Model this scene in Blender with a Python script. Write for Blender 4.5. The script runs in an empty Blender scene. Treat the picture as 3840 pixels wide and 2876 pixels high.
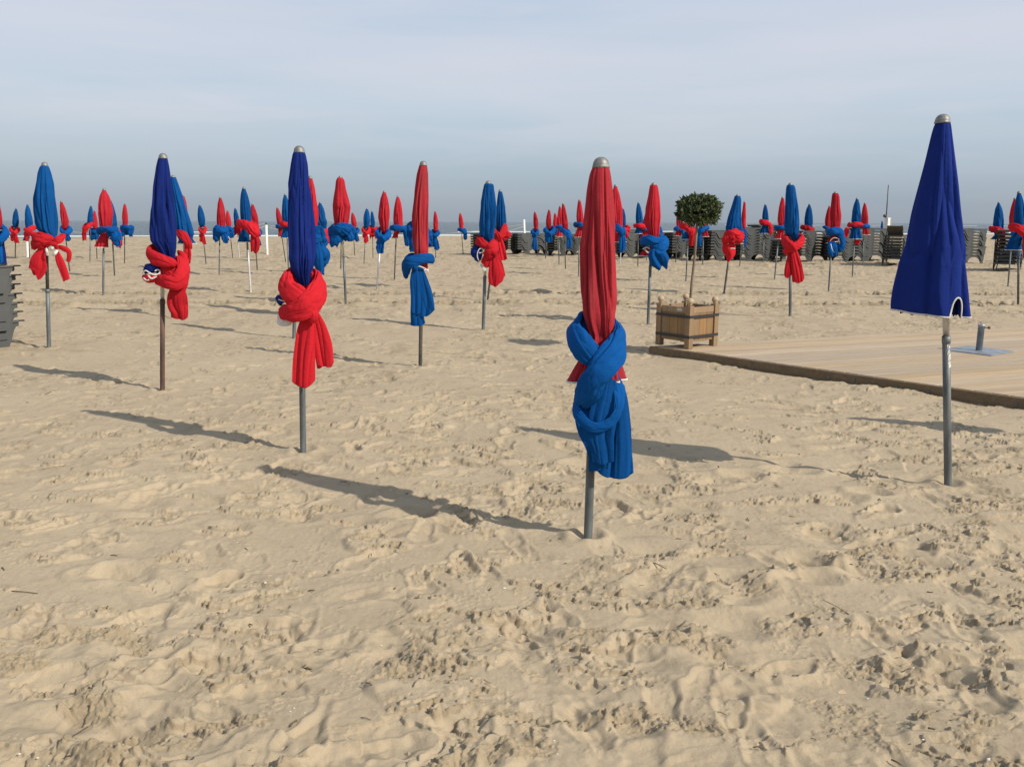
import bpy, math, random
import numpy as np
from mathutils import Vector, Matrix

C = bpy.context.scene
# ------------------------------------------------------------------ camera
F = 3200.0                      # focal length in photograph pixels (3840 wide)
CXP, CYP = 1920.0, 1438.0
PITCH = math.atan((1438 - 833) / F)
ROLL = math.radians(0.18)
EYE = np.array([0.0, 0.0, 1.6])
_r = np.array([1.0, 0, 0]); _u = np.array([0, math.sin(PITCH), math.cos(PITCH)])
FWD = np.array([0, math.cos(PITCH), -math.sin(PITCH)])
RGT = _r * math.cos(ROLL) + _u * math.sin(ROLL)
UPV = _u * math.cos(ROLL) - _r * math.sin(ROLL)
cam = bpy.data.cameras.new('camera'); camo = bpy.data.objects.new('camera', cam)
C.collection.objects.link(camo)
cam.sensor_width = 36.0; cam.lens = 36.0 * F / 3840; cam.clip_start = 0.05; cam.clip_end = 60000
m = Matrix.Identity(4)
for i in range(3):
    m[i][0] = RGT[i]; m[i][1] = UPV[i]; m[i][2] = -FWD[i]; m[i][3] = EYE[i]
camo.matrix_world = m
C.camera = camo
C.view_settings.view_transform = 'Standard'; C.view_settings.look = 'None'
C.view_settings.exposure = 0.0; C.view_settings.gamma = 1.0

def ray(px, py):
    return RGT * ((px - CXP) / F) + UPV * (-(py - CYP) / F) + FWD
def on_ground(px, py, z=0.0):
    d = ray(px, py); t = (z - EYE[2]) / d[2]
    return EYE + d * t
def on_plane(px, py, Y):
    d = ray(px, py); return EYE + d * (Y / d[1])

# ------------------------------------------------------------------ world
AZ = math.radians(-31.0); EL = math.radians(38.0)
SUN = Vector((math.cos(EL) * math.cos(AZ), math.cos(EL) * math.sin(AZ), math.sin(EL)))
w = bpy.data.worlds.new('World'); C.world = w; w.use_nodes = True
nt = w.node_tree; nt.nodes.clear()
def N(t, tree=None, **k):
    n = (tree or nt).nodes.new(t)
    for a, b in k.items(): setattr(n, a, b)
    return n
sky = N('ShaderNodeTexSky', sky_type='NISHITA', sun_disc=False)
sky.sun_elevation = EL; sky.sun_rotation = math.radians(90) - AZ
sky.air_density = 1.0; sky.dust_density = 2.0
skm = N('ShaderNodeVectorMath', operation='SCALE'); skm.inputs['Scale'].default_value = 0.09
nt.links.new(sky.outputs[0], skm.inputs[0])
tc = N('ShaderNodeTexCoord'); sep = N('ShaderNodeSeparateXYZ'); nt.links.new(tc.outputs['Generated'], sep.inputs[0])
mp = N('ShaderNodeMapping'); mp.inputs['Scale'].default_value = (1.0, 1.0, 9.0)
mp.inputs['Rotation'].default_value = (0, math.radians(-4), 0)
nt.links.new(tc.outputs['Generated'], mp.inputs[0])
cn = N('ShaderNodeTexNoise'); cn.inputs['Scale'].default_value = 1.5; cn.inputs['Detail'].default_value = 6; cn.inputs['Roughness'].default_value = 0.5
nt.links.new(mp.outputs[0], cn.inputs[0])
cn2 = N('ShaderNodeTexNoise'); cn2.inputs['Scale'].default_value = 5.0; cn2.inputs['Detail'].default_value = 8
cn2.inputs['Distortion'].default_value = 0.6
nt.links.new(mp.outputs[0], cn2.inputs[0])
# veil of high thin cloud over haze
ramp = N('ShaderNodeValToRGB'); e = ramp.color_ramp.elements
e[0].position = 0.0; e[0].color = (0.375, 0.420, 0.475, 1)
e[1].position = 1.0; e[1].color = (0.38, 0.46, 0.60, 1)
for p_, c_ in ((0.02, (0.42, 0.465, 0.53)), (0.05, (0.505, 0.56, 0.625)), (0.085, (0.60, 0.655, 0.725)), (0.13, (0.68, 0.72, 0.80)), (0.19, (0.69, 0.725, 0.82)), (0.27, (0.64, 0.705, 0.83)), (0.5, (0.48, 0.56, 0.70))):
    q = ramp.color_ramp.elements.new(p_); q.color = c_ + (1,)
nt.links.new(sep.outputs['Z'], ramp.inputs[0])
r2 = N('ShaderNodeValToRGB'); r2.color_ramp.elements[0].position = 0.40; r2.color_ramp.elements[1].position = 0.66
nt.links.new(cn.outputs['Fac'], r2.inputs[0])
blue = N('ShaderNodeMix', data_type='RGBA', blend_type='MULTIPLY'); blue.inputs['B'].default_value = (0.84, 0.925, 0.965, 1)
nt.links.new(r2.outputs[0], blue.inputs['Factor']); nt.links.new(ramp.outputs[0], blue.inputs['A'])
wr = N('ShaderNodeValToRGB'); wr.color_ramp.elements[0].position = 0.5; wr.color_ramp.elements[1].position = 0.8
wr.color_ramp.elements[1].color = (0.6, 0.6, 0.6, 1)
nt.links.new(cn2.outputs['Fac'], wr.inputs[0])
wsp = N('ShaderNodeMix', data_type='RGBA'); wsp.inputs['B'].default_value = (0.70, 0.72, 0.80, 1)
hz = N('ShaderNodeMapRange'); hz.inputs[1].default_value = 0.03; hz.inputs[2].default_value = 0.13
nt.links.new(sep.outputs['Z'], hz.inputs[0])
mm = N('ShaderNodeMath', operation='MULTIPLY'); nt.links.new(hz.outputs[0], mm.inputs[0]); nt.links.new(wr.outputs[0], mm.inputs[1])
nt.links.new(mm.outputs[0], wsp.inputs['Factor']); nt.links.new(blue.outputs['Result'], wsp.inputs['A'])
fin = N('ShaderNodeMix', data_type='RGBA'); fin.inputs['Factor'].default_value = 0.12
nt.links.new(wsp.outputs['Result'], fin.inputs['A']); nt.links.new(skm.outputs[0], fin.inputs['B'])
bg = N('ShaderNodeBackground'); bg.inputs['Strength'].default_value = 1.0
nt.links.new(fin.outputs['Result'], bg.inputs[0])
out = N('ShaderNodeOutputWorld'); nt.links.new(bg.outputs[0], out.inputs[0])

sun = bpy.data.lights.new('sun', 'SUN'); sun.energy = 4.65; sun.angle = math.radians(0.6); sun.color = (1.0, 0.93, 0.82)
so = bpy.data.objects.new('sun', sun); C.collection.objects.link(so)
so.rotation_euler = SUN.to_track_quat('Z', 'Y').to_euler()

# ------------------------------------------------------------------ noise (numpy)
_rng = np.random.RandomState(7)
PERM = _rng.permutation(256).astype(np.int64); PERM = np.concatenate([PERM, PERM, PERM])
_g = _rng.normal(size=(256, 3)); G3 = _g / np.linalg.norm(_g, axis=1)[:, None]
_a = _rng.uniform(0, 2 * math.pi, 256); G2 = np.stack([np.cos(_a), np.sin(_a)], 1)
def fade(t): return t * t * t * (t * (t * 6 - 15) + 10)
def noise2(x, y, seed=0):
    x = x + seed * 17.31; y = y + seed * 9.17
    xi = np.floor(x).astype(np.int64); yi = np.floor(y).astype(np.int64)
    xf = x - xi; yf = y - yi; u = fade(xf); v = fade(yf); r = 0
    for dx in (0, 1):
        for dy in (0, 1):
            g = G2[PERM[(PERM[(xi + dx) & 255] + yi + dy) & 255]]
            d = g[..., 0] * (xf - dx) + g[..., 1] * (yf - dy)
            r = r + d * (u if dx else 1 - u) * (v if dy else 1 - v)
    return r * 1.5
def noise3(x, y, z, seed=0):
    x = x + seed * 13.7; y = y + seed * 5.3; z = z + seed * 3.1
    xi = np.floor(x).astype(np.int64); yi = np.floor(y).astype(np.int64); zi = np.floor(z).astype(np.int64)
    xf = x - xi; yf = y - yi; zf = z - zi; u = fade(xf); v = fade(yf); q = fade(zf); r = 0
    for dx in (0, 1):
        for dy in (0, 1):
            for dz in (0, 1):
                g = G3[PERM[(PERM[(PERM[(xi + dx) & 255] + yi + dy) & 255] + zi + dz) & 255]]
                d = g[..., 0] * (xf - dx) + g[..., 1] * (yf - dy) + g[..., 2] * (zf - dz)
                r = r + d * (u if dx else 1 - u) * (v if dy else 1 - v) * (q if dz else 1 - q)
    return r * 1.4
def billow(n): return np.minimum(1.0, np.abs(n) * 2.4) ** 0.62

# ------------------------------------------------------------------ materials
def mat(name, base, rough=0.6, metal=0.0, spec=0.5, build=None):
    mt = bpy.data.materials.new(name); mt.use_nodes = True
    t = mt.node_tree; b = t.nodes['Principled BSDF']
    b.inputs['Base Color'].default_value = tuple(base) + (1,)
    b.inputs['Roughness'].default_value = rough; b.inputs['Metallic'].default_value = metal
    b.inputs['Specular IOR Level'].default_value = spec
    if build: build(t, b)
    return mt
def tex_noise(t, scale, detail=4, rough=0.5, coord='Object', stretch=None, dist=0.0):
    c = t.nodes.new('ShaderNodeTexCoord'); n = t.nodes.new('ShaderNodeTexNoise')
    n.inputs['Scale'].default_value = scale; n.inputs['Detail'].default_value = detail
    n.inputs['Roughness'].default_value = rough; n.inputs['Distortion'].default_value = dist
    if stretch:
        mpp = t.nodes.new('ShaderNodeMapping'); mpp.inputs['Scale'].default_value = stretch
        t.links.new(c.outputs[coord], mpp.inputs[0]); t.links.new(mpp.outputs[0], n.inputs[0])
    else: t.links.new(c.outputs[coord], n.inputs[0])
    return n
def cramp(t, src, stops):
    r = t.nodes.new('ShaderNodeValToRGB'); el = r.color_ramp.elements
    while len(el) > 1: el.remove(el[-1])
    el[0].position = stops[0][0]; el[0].color = tuple(stops[0][1]) + (1,)
    for p_, c_ in stops[1:]:
        q = el.new(p_); q.color = tuple(c_) + (1,)
    t.links.new(src, r.inputs[0]); return r
def bump(t, b, src, dist, strength=1.0, prev=None):
    n = t.nodes.new('ShaderNodeBump'); n.inputs['Strength'].default_value = strength; n.inputs['Distance'].default_value = dist
    t.links.new(src, n.inputs['Height'])
    if prev is not None: t.links.new(prev.outputs[0], n.inputs['Normal'])
    t.links.new(n.outputs[0], b.inputs['Normal']); return n
def varied(c1, c2, scale, detail=4, bumpd=0.0, stretch=None, bscale=None):
    def f(t, b):
        n = tex_noise(t, scale, detail, stretch=stretch)
        r = cramp(t, n.outputs['Fac'], [(0.35, c1), (0.65, c2)]); t.links.new(r.outputs[0], b.inputs['Base Color'])
        if bumpd:
            n2 = tex_noise(t, bscale or scale * 3, 6, stretch=stretch); bump(t, b, n2.outputs['Fac'], bumpd)
    return f
def fabric(name, c, fade_=0.0, rough=0.85, stain=False):
    c = np.array(c)
    def f(t, b):
        n = tex_noise(t, 3.0, 5, 0.6, stretch=(2.2, 2.2, .7) if stain else None)
        r = cramp(t, n.outputs['Fac'], [(0.3, tuple(c * (np.array([.72, 1.1, 1.0]) if stain else 0.86))), (0.55, tuple(c)), (0.8, tuple(np.minimum(1, c * (1.06) + fade_)))])
        oi = t.nodes.new('ShaderNodeObjectInfo'); hv = t.nodes.new('ShaderNodeHueSaturation'); mr = t.nodes.new('ShaderNodeMapRange')
        mr.inputs[3].default_value = .82; mr.inputs[4].default_value = 1.12; t.links.new(oi.outputs['Random'], mr.inputs[0]); t.links.new(mr.outputs[0], hv.inputs['Value'])
        t.links.new(r.outputs[0], hv.inputs['Color']); r = hv
        t.links.new(r.outputs[0], b.inputs['Base Color'])
        n1 = tex_noise(t, 22.0, 4, 0.55, dist=1.2); b1 = bump(t, b, n1.outputs['Fac'], 0.006, 0.6)
        n2 = tex_noise(t, 700.0, 2); bump(t, b, n2.outputs['Fac'], 0.0008, 0.6, b1)
                # thin cloth lets a little light through
        tr = t.nodes.new('ShaderNodeBsdfTranslucent'); mx = t.nodes.new('ShaderNodeMixShader'); mx.inputs[0].default_value = 0.12
        t.links.new(r.outputs[0], tr.inputs[0])
        o = t.nodes['Material Output']; t.links.new(b.outputs[0], mx.inputs[1]); t.links.new(tr.outputs[0], mx.inputs[2]); t.links.new(mx.outputs[0], o.inputs['Surface'])
    return mat(name, c, rough, 0, 0.10, f)
M = {}
M['navy'] = fabric('navy_cloth', (0.009, 0.024, 0.165), 0.004)
M['blue'] = fabric('blue_cloth', (0.004, 0.074, 0.255), 0.004)
M['bluesash'] = fabric('blue_wrap_cloth', (0.003, 0.084, 0.31), 0.003)
M['red'] = fabric('red_cloth', (0.46, 0.022, 0.034), 0.01)
M['redsash'] = fabric('red_wrap_cloth', (0.56, 0.018, 0.028), 0.005)
M['fadedred'] = fabric('faded_red_cloth', (0.39, 0.030, 0.040), 0.02, stain=True)
M['white'] = fabric('white_trim', (0.74, 0.72, 0.68), 0)
M['grey'] = mat('galvanised_tube', (0.13, 0.14, 0.145), 0.55, 0.25, build=varied((0.075, 0.085, 0.088), (0.17, 0.185, 0.185), 14, 7, 0.0015, (1, 1, 0.25)))
M['steel'] = mat('bright_aluminium', (0.5, 0.5, 0.5), 0.38, 0.8, build=varied((0.42, 0.42, 0.42), (0.60, 0.60, 0.60), 12, 4))
M['pale'] = mat('pale_tube', (0.55, 0.54, 0.5), 0.5, 0.1, build=varied((0.45, 0.44, 0.42), (0.62, 0.61, 0.57), 12, 4))
M['rust'] = mat('rusty_tube', (0.09, 0.05, 0.04), 0.75, 0.2, build=varied((0.045, 0.028, 0.025), (0.15, 0.085, 0.06), 10, 6, 0.001, (1, 1, 0.4)))
M['dark'] = mat('dark_tube', (0.07, 0.07, 0.065), 0.55, 0.3, build=varied((0.05, 0.05, 0.045), (0.11, 0.10, 0.09), 12, 5))
M['cap'] = mat('cast_metal_cap', (0.2, 0.2, 0.18), 0.55, 0.35, build=varied((0.15, 0.148, 0.135), (0.26, 0.255, 0.24), 40, 5, 0.001))
M['sticker'] = mat('peeled_paper', (0.75, 0.73, 0.68), 0.8)

# ------------------------------------------------------------------ object helpers
def mesh_obj(name, V, Fc, material, parent=None, smooth=True, loc=None):
    me = bpy.data.meshes.new(name)
    V = np.asarray(V, dtype=np.float32)
    if isinstance(Fc, np.ndarray) and Fc.ndim == 2:
        k = Fc.shape[1]; me.vertices.add(len(V)); me.vertices.foreach_set('co', V.ravel())
        me.loops.add(Fc.size); me.loops.foreach_set('vertex_index', Fc.astype(np.int32).ravel())
        me.polygons.add(len(Fc)); me.polygons.foreach_set('loop_start', np.arange(0, Fc.size, k, dtype=np.int32))
        me.polygons.foreach_set('loop_total', np.full(len(Fc), k, dtype=np.int32))
        me.update(calc_edges=True)
    else:
        me.from_pydata([tuple(map(float, v)) for v in V], [], [tuple(int(i) for i in f) for f in Fc]); me.update()
    if smooth: me.polygons.foreach_set('use_smooth', [True] * len(me.polygons))
    if material: me.materials.append(material)
    o = bpy.data.objects.new(name, me); C.collection.objects.link(o)
    if parent is not None: o.parent = parent
    if loc is not None: o.location = loc
    return o
def empty(name, loc, label, cat, group=None, rz=0.0):
    o = bpy.data.objects.new(name, None); C.collection.objects.link(o); o.location = tuple(float(v) for v in loc)
    o.rotation_euler = (0, 0, rz); o.empty_display_size = 0.2
    o['label'] = label; o['category'] = cat
    if group: o['group'] = group
    return o
def tag(o, label, cat, group=None, kind=None):
    if label: o['label'] = label
    if cat: o['category'] = cat
    if group: o['group'] = group
    if kind: o['kind'] = kind
    return o
def grid_faces(nu, nv, closed_v=True, off=0):
    # rows nu, columns nv
    i = np.arange(nu - 1)[:, None]; j = np.arange(nv if closed_v else nv - 1)[None, :]
    a = i * nv + j; b = i * nv + (j + 1) % nv
    return (np.stack([a, b, b + nv, a + nv], -1).reshape(-1, 4) + off)
class MB:
    def __init__(s): s.V = []; s.F = []; s.n = 0
    def add(s, V, Fc):
        V = np.asarray(V, float).reshape(-1, 3); s.V.append(V)
        for f in (Fc.tolist() if isinstance(Fc, np.ndarray) else Fc): s.F.append([i + s.n for i in f])
        s.n += len(V)
    def box(s, c, d, R=None, bev=0.0):
        c = np.array(c, float); d = np.array(d, float) / 2
        if bev <= 0:
            V = np.array([[x, y, z] for z in (-1, 1) for y in (-1, 1) for x in (-1, 1)]) * d
            Fc = [[0, 2, 3, 1], [4, 5, 7, 6], [0, 1, 5, 4], [2, 6, 7, 3], [0, 4, 6, 2], [1, 3, 7, 5]]
        else:
            b = bev; V = []
            for z, k in ((-d[2], 1), (-d[2] + b, 0), (d[2] - b, 0), (d[2], 1)):
                x, y = d[0] - (b if k else 0), d[1] - (b if k else 0)
                for sx, sy in ((-1, -1), (1, -1), (1, 1), (-1, 1)): V.append([sx * x, sy * y, z])
            V = np.array(V); Fc = [[3, 2, 1, 0], [12, 13, 14, 15]]
            for r in range(3):
                for q in range(4): Fc.append([r * 4 + q, r * 4 + (q + 1) % 4, r * 4 + 4 + (q + 1) % 4, r * 4 + 4 + q])
        if R is not None: V = V @ np.asarray(R).T
        s.add(V + c, Fc)
    def tube(s, pts, rad, n=12, caps=True):
        pts = np.array(pts, float); rad = np.broadcast_to(np.array(rad, float), (len(pts),))
        T = np.gradient(pts, axis=0); T /= np.linalg.norm(T, axis=1)[:, None] + 1e-9
        h = np.array([0, 0, 1.0]) if abs(T[0][2]) < 0.9 else np.array([0, 1.0, 0])
        S = np.cross(T, h); S /= np.linalg.norm(S, axis=1)[:, None]; U = np.cross(S, T)
        a = np.linspace(0, 2 * math.pi, n, endpoint=False)
        V = pts[:, None] + rad[:, None, None] * (S[:, None] * np.cos(a)[None, :, None] + U[:, None] * np.sin(a)[None, :, None])
        Fc = grid_faces(len(pts), n).tolist()
        if caps: Fc.append(list(range(n))[::-1]); Fc.append([(len(pts) - 1) * n + i for i in range(n)])
        s.add(V, Fc)
    def lathe(s, prof, c=(0, 0, 0), n=20):
        prof = np.array(prof, float); a = np.linspace(0, 2 * math.pi, n, endpoint=False)
        V = np.stack([prof[:, 0:1] * np.cos(a), prof[:, 0:1] * np.sin(a), np.repeat(prof[:, 1:2], n, 1)], -1) + np.array(c)
        Fc = grid_faces(len(prof), n).tolist(); Fc.append(list(range(n))[::-1]); Fc.append([(len(prof) - 1) * n + i for i in range(n)])
        s.add(V, Fc)
    def build(s, name, material, parent=None, smooth=False, loc=None):
        return mesh_obj(name, np.concatenate(s.V), s.F, material, parent, smooth, loc)
def rotz(a):
    c, s_ = math.cos(a), math.sin(a); return np.array([[c, -s_, 0], [s_, c, 0], [0, 0, 1.0]])

# ------------------------------------------------------------------ deck outline (needed by the sand)
DZ = 0.115
dk_c = on_ground(2440, 1297, DZ); dk_r = on_ground(3840, 1492, DZ); dk_b = on_ground(3840, 1227, DZ)
v1 = (dk_r - dk_c)[:2]; v2 = (dk_b - dk_c)[:2]
v1 /= np.linalg.norm(v1); v2 /= np.linalg.norm(v2)
D0 = dk_c[:2]; D1 = D0 + v1 * 8.0; D3 = D0 + v2 * 9.0; D2 = D0 + v1 * 8.0 + v2 * 9.0

# ------------------------------------------------------------------ sand
def shore_y(X): return 121 + 0.42 * np.clip(X, -150, 260)
def smooth(a, b, x):
    t = np.clip((x - a) / (b - a), 0, 1); return t * t * (3 - 2 * t)
FOOT = None
def ground_h(X, Y, sp=0.0, ret=False):
    """sand height; sp = local sample spacing, fades detail finer than the grid"""
    def k(wl): return np.clip(wl / (2.0 * np.maximum(sp, 1e-6)) - 0.4, 0, 1)
    z = 0.030 * noise2(X / 2.3, Y / 2.3, 1) + 0.018 * noise2(X / 0.9, Y / 0.9, 2)
    wx = X + 0.10 * noise2(X / .4, Y / .4, 3); wy = Y + 0.10 * noise2(X / .4, Y / .4, 4)
    churn = smooth(-0.10, 0.50, noise2(X / 1.6, Y / 1.6, 5) + 0.45 * smooth(-0.8, 1.6, X) * smooth(9, 3, Y) + .2 * smooth(3.4, 2.4, Y) - .1)
    # soft trodden mounds and hollows
    n = noise2(wx / .34, wy / .34, 6); z = z + (0.003 + 0.007 * churn) * k(.34) * n
    z = z - 0.014 * k(.25) * churn * smooth(0.25, 0.5, noise2(wx / .26, wy / .22, 7))
    # broken crust: sharp little ledges in short ragged arcs
    c = noise2(wx / .42, wy / .17, 8) + 0.34 * noise2(X / .085, Y / .06, 9) + 0.12 * noise2(X / .03, Y / .025, 19)
    cm = smooth(0.04, 0.22, noise2(X / .42, Y / .22, 10) + .25 * noise2(X / 1.9, Y / 1.9, 18) + .16 * churn - .06)
    led = smooth(0.03, 0.055, c) + .8 * smooth(.34, .36, c) - .9 * smooth(.30, .325, -c)
    z = z + 0.0125 * k(.05) * cm * led
    # crumbs and clods, in patches
    pm = smooth(0.20, 0.42, noise2(X / .36, Y / .20, 11)) * (0.10 + 0.6 * churn)
    edge = cm * np.exp(-((c - .05) / .07) ** 2)
    pm = np.maximum(pm, .9 * edge)  # ledge lines join the mask, so their shade is painted too
    q1 = noise2(X / .046, Y / .036, 12); q2 = noise2(X / .022, Y / .019, 13)
    z = z + 0.0095 * k(.045) * pm * smooth(.16, .34, q1)
    z = z + 0.010 * k(.025) * np.maximum(pm, .3 * smooth(.2, .5, noise2(X / .21, Y / .13, 17))) * smooth(.12, .34, q2)
    z = z - 0.010 * k(.045) * pm * smooth(.15, .40, -q1)
    z = z + 0.0012 * k(.03) * noise2(X / .03, Y / .03, 14)
    if ret: return z, pm
    return z
def make_ground():
    ys = []
    for y_ in np.linspace(3050, 900, 1060):      # even in the picture's height
        ys.append(on_ground(1920, y_)[1])
    ys = np.array(ys); ys = ys[ys < 100]
    ys = np.concatenate([[-400, -60, -20, -8, -3, 0, 1.0, 1.5, 1.8], ys[ys > 1.9], np.arange(102, 200, 1.5), [220, 300]])
    u = np.linspace(-1, 1, 1500)
    u = np.concatenate([[-60, -12, -4, -2.2, -1.6, -1.35, -1.2, -1.1, -1.04], u, [1.04, 1.1, 1.2, 1.35, 1.6, 2.2, 4, 12, 60]])
    Y = np.repeat(ys[:, None], len(u), 1); X = u[None, :] * (0.9 + 0.66 * np.abs(Y))
    dy = np.abs(np.gradient(ys)); sp = np.repeat(dy[:, None], len(u), 1)
    far = (np.abs(u)[None, :] > 1.02) | (Y < 1.7)
    spd = np.where(far, 0.5, np.maximum(np.minimum(sp, 0.05 + 0.02 * Y), (0.9 + .66 * np.abs(Y)) * 2 / 1500))
    Z, PM = ground_h(X, Y, spd, True); PM = PM * .8
    rng = np.random.RandomState(3)
    # footprints in wandering lines
    prints = []
    for q in range(60):
        x = rng.uniform(-9, 9); y = rng.uniform(2.0, 24); a = rng.uniform(0, 2 * math.pi)
        if rng.rand() < .5: a = rng.choice([0, math.pi]) + rng.normal() * .35
        for s_ in range(rng.randint(8, 22)):
            a += rng.normal() * .12; x += math.cos(a) * .62; y += math.sin(a) * .62
            sd = .11 if s_ % 2 else -.11
            prints.append((x - math.sin(a) * sd, y + math.cos(a) * sd, a + rng.normal() * .15, rng.uniform(.006, .022)))
    for q in range(420):
        y = 2 + 12 * rng.rand() ** 1.5
        prints.append((rng.uniform(-1, 1) * (1 + .62 * y), y, rng.uniform(0, 6.28), rng.uniform(.004, .016)))
    cols_w = (0.9 + 0.66 * np.abs(ys))
    for (x, y, a, dep) in prints:
        if y < 1.9 or y > 30: continue
        i0, i1 = np.searchsorted(ys, [y - .35, y + .35])
        if i1 - i0 < 1: continue
        uw = .36 / (0.9 + .66 * (y - .35)); uc = x / (0.9 + .66 * y)
        j0, j1 = np.searchsorted(u, [uc - uw - .02, uc + uw + .02])
        if j1 - j0 < 2: continue
        sl = (slice(i0, i1), slice(j0, j1))
        dx = X[sl] - x; dy_ = Y[sl] - y
        lx = dx * math.cos(a) + dy_ * math.sin(a); ly = -dx * math.sin(a) + dy_ * math.cos(a)
        r = np.sqrt((lx / .15) ** 2 + (ly / (.055 + .012 * np.clip(lx / .1, -1, 1))) ** 2)
        r = r + 0.30 * noise2(X[sl] / .06, Y[sl] / .06, 20) + .35 * noise2(X[sl] / .15, Y[sl] / .15, 21)
        Z[sl] += -dep * (1 - smooth(.55, 1.05, r)) + dep * .42 * np.exp(-((r - 1.22) / .2) ** 2)
    # broad soft hollows left by heels in the loose foreground
    for q in range(95):
        y = 2.1 + 3.6 * rng.rand(); x = rng.uniform(-.6, 1) * (1 + .62 * y); a = rng.uniform(-.6, .6); dep = rng.uniform(.012, .034); sc = rng.uniform(.07, .13)
        i0, i1 = np.searchsorted(ys, [y - .5, y + .5]); uc = x / (0.9 + .66 * y); j0, j1 = np.searchsorted(u, [uc - .22, uc + .22]); sl = (slice(i0, i1), slice(j0, j1))
        dx = X[sl] - x; dy_ = Y[sl] - y; lx = dx * math.cos(a) + dy_ * math.sin(a); ly = -dx * math.sin(a) + dy_ * math.cos(a)
        r = np.sqrt((lx / (sc * 1.5)) ** 2 + (ly / sc) ** 2) + .22 * noise2(X[sl] / .17, Y[sl] / .17, 22)
        Z[sl] += -dep * (1 - smooth(0.0, 1.15, r)) * (1 + .25 * lx / sc) + dep * .35 * np.exp(-((r - 1.35) / .3) ** 2)
    # two wheel tracks crossing the beach
    for yc, wd in ((17.0, .46), (19.4, .42)):
        c = yc + 0.012 * X + .18 * noise2(X / 7., X * 0, 31)
        d = np.abs(Y - c) / wd
        band = 1 - smooth(.8, 1.15, d)
        PM = np.maximum(PM, 1.0 * band * (.75 + .6 * noise2(X / .5, Y / .3, 61))); Z += band * (-0.050 + .075 * smooth(.0, .4, noise2(X / .20, Y / .22, 32))) + .06 * np.exp(-((d - 1.2) / .22) ** 2) * (.6 + .8 * noise2(X / .4, Y / .4, 33))
    fx = X + .12 * noise2(X / .3, Y / .3, 51); fy = Y + .25 * noise2(X / .5, Y / .5, 52)
    pa = smooth(-.05, .35, noise2(X / 1.8, Y / 1.8, 53)); far_ = smooth(5, 9, Y) * (d_ := smooth(95, 60, Y))
    ga = smooth(.10, .36, noise2(fx / .16, fy / .2, 54)) * pa; gb = smooth(.26, .42, -noise2(fx / .20, fy / .16, 55)) * pa
    Z += far_ * (.010 * ga - .015 * gb); PM = np.maximum(PM, far_ * .75 * np.maximum(gb, ga * .25))  # pits darkened in colour to paint their shade
    f2 = smooth(11, 16, Y) * d_
    gc = smooth(.28, .5, noise2(fx / .42, fy / .7, 56))
    Z += f2 * (.020 * gc + .012 * noise2(fx / .9, fy / 1.2, 57)); PM = np.maximum(PM, f2 * .6 * smooth(.3, .45, -noise2(fx / .4, fy / .5, 62)))
    f3 = smooth(24, 34, Y) * d_
    gd = smooth(.25, .5, noise2(X / .9, Y / 1.8, 58)); Z += f3 * .06 * gd; PM = np.maximum(PM, f3 * .5 * gd)
    # rougher band behind the deck and mid beach
    Z += .02 * smooth(9, 12, Y) * smooth(60, 30, Y) * np.maximum(0, noise2(X / .30, Y / .55, 34) - .2)
    Z += .035 * smooth(22, 28, Y) * smooth(90, 60, Y) * np.maximum(0, noise2(X / .8, Y / 1.6, 35) - .22)
    # sand under and against the deck
    px = (X - D0[0]); py = (Y - D0[1]); det = v1[0] * v2[1] - v1[1] * v2[0]
    s1 = (px * v2[1] - py * v2[0]) / det; s2 = (v1[0] * py - v1[1] * px) / det
    inside = smooth(-.02, .06, s1) * smooth(-.02, .06, s2) * (s1 < 8) * (s2 < 9)
    drift = (np.exp(-np.maximum(0, -s2) / .35) * (s2 < .05) * (s1 > -.3) * (s1 < 8.3)) * (.030 + .045 * noise2(s1 / .9, s2 / .9, 36))
    Z = (Z + drift) * (1 - inside) + (-.06) * inside
    # little collars of sand at the near poles
    for bx, by in ((2205, 2014), (1137, 1694), (3555, 1818), (609, 1465), (1576, 1375), (184, 1307), (1812, 1238), (2430, 1217), (2963, 1187)):
        g = on_ground(bx, by); r = np.sqrt((X - g[0]) ** 2 + (Y - g[1]) ** 2)
        Z = np.where(r < .5, Z * smooth(.03, .45, r) + .022 * np.exp(-((r - .10) / .045) ** 2) * (1 + .8 * noise2(X / .09, Y / .09, 63)) - .014 * np.exp(-(r / .05) ** 2), Z)
    # slope down to the water
    d = Y - (shore_y(X) - 30)
    Z = Z * smooth(60, 20, d) - 0.25 * np.clip(d / 30, 0, 1) ** 1.3 - 0.03 * np.clip(d - 30, 0, 200)
    Z = np.where(Y > 40, Z - 0.0 * Y, Z)
    V = np.stack([X, Y, Z], -1).reshape(-1, 3)
    def sand(t, b):
        n1 = tex_noise(t, 0.7, 6, 0.6); n2 = tex_noise(t, 9, 8, 0.7); n3 = tex_noise(t, 420, 3, .7)
        r1 = cramp(t, n1.outputs['Fac'], [(0.3, (0.392, 0.312, 0.208)), (0.5, (0.422, 0.337, 0.227)), (0.72, (0.452, 0.364, 0.247))])
        r2_ = cramp(t, n2.outputs['Fac'], [(0.28, (0.80, 0.79, 0.78)), (0.5, (1, 1, 1)), (0.75, (1.0, 0.985, .96))])
        r3_ = cramp(t, n3.outputs['Fac'], [(0.25, (0.78, 0.77, 0.75)), (0.5, (1, 1, 1)), (0.78, (1.10, 1.10, 1.12))])
        m1 = t.nodes.new('ShaderNodeMix'); m1.data_type = 'RGBA'; m1.blend_type = 'MULTIPLY'; m1.inputs['Factor'].default_value = 1
        m2 = t.nodes.new('ShaderNodeMix'); m2.data_type = 'RGBA'; m2.blend_type = 'MULTIPLY'; m2.inputs['Factor'].default_value = 1
        t.links.new(r1.outputs[0], m1.inputs['A']); t.links.new(r2_.outputs[0], m1.inputs['B'])
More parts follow.
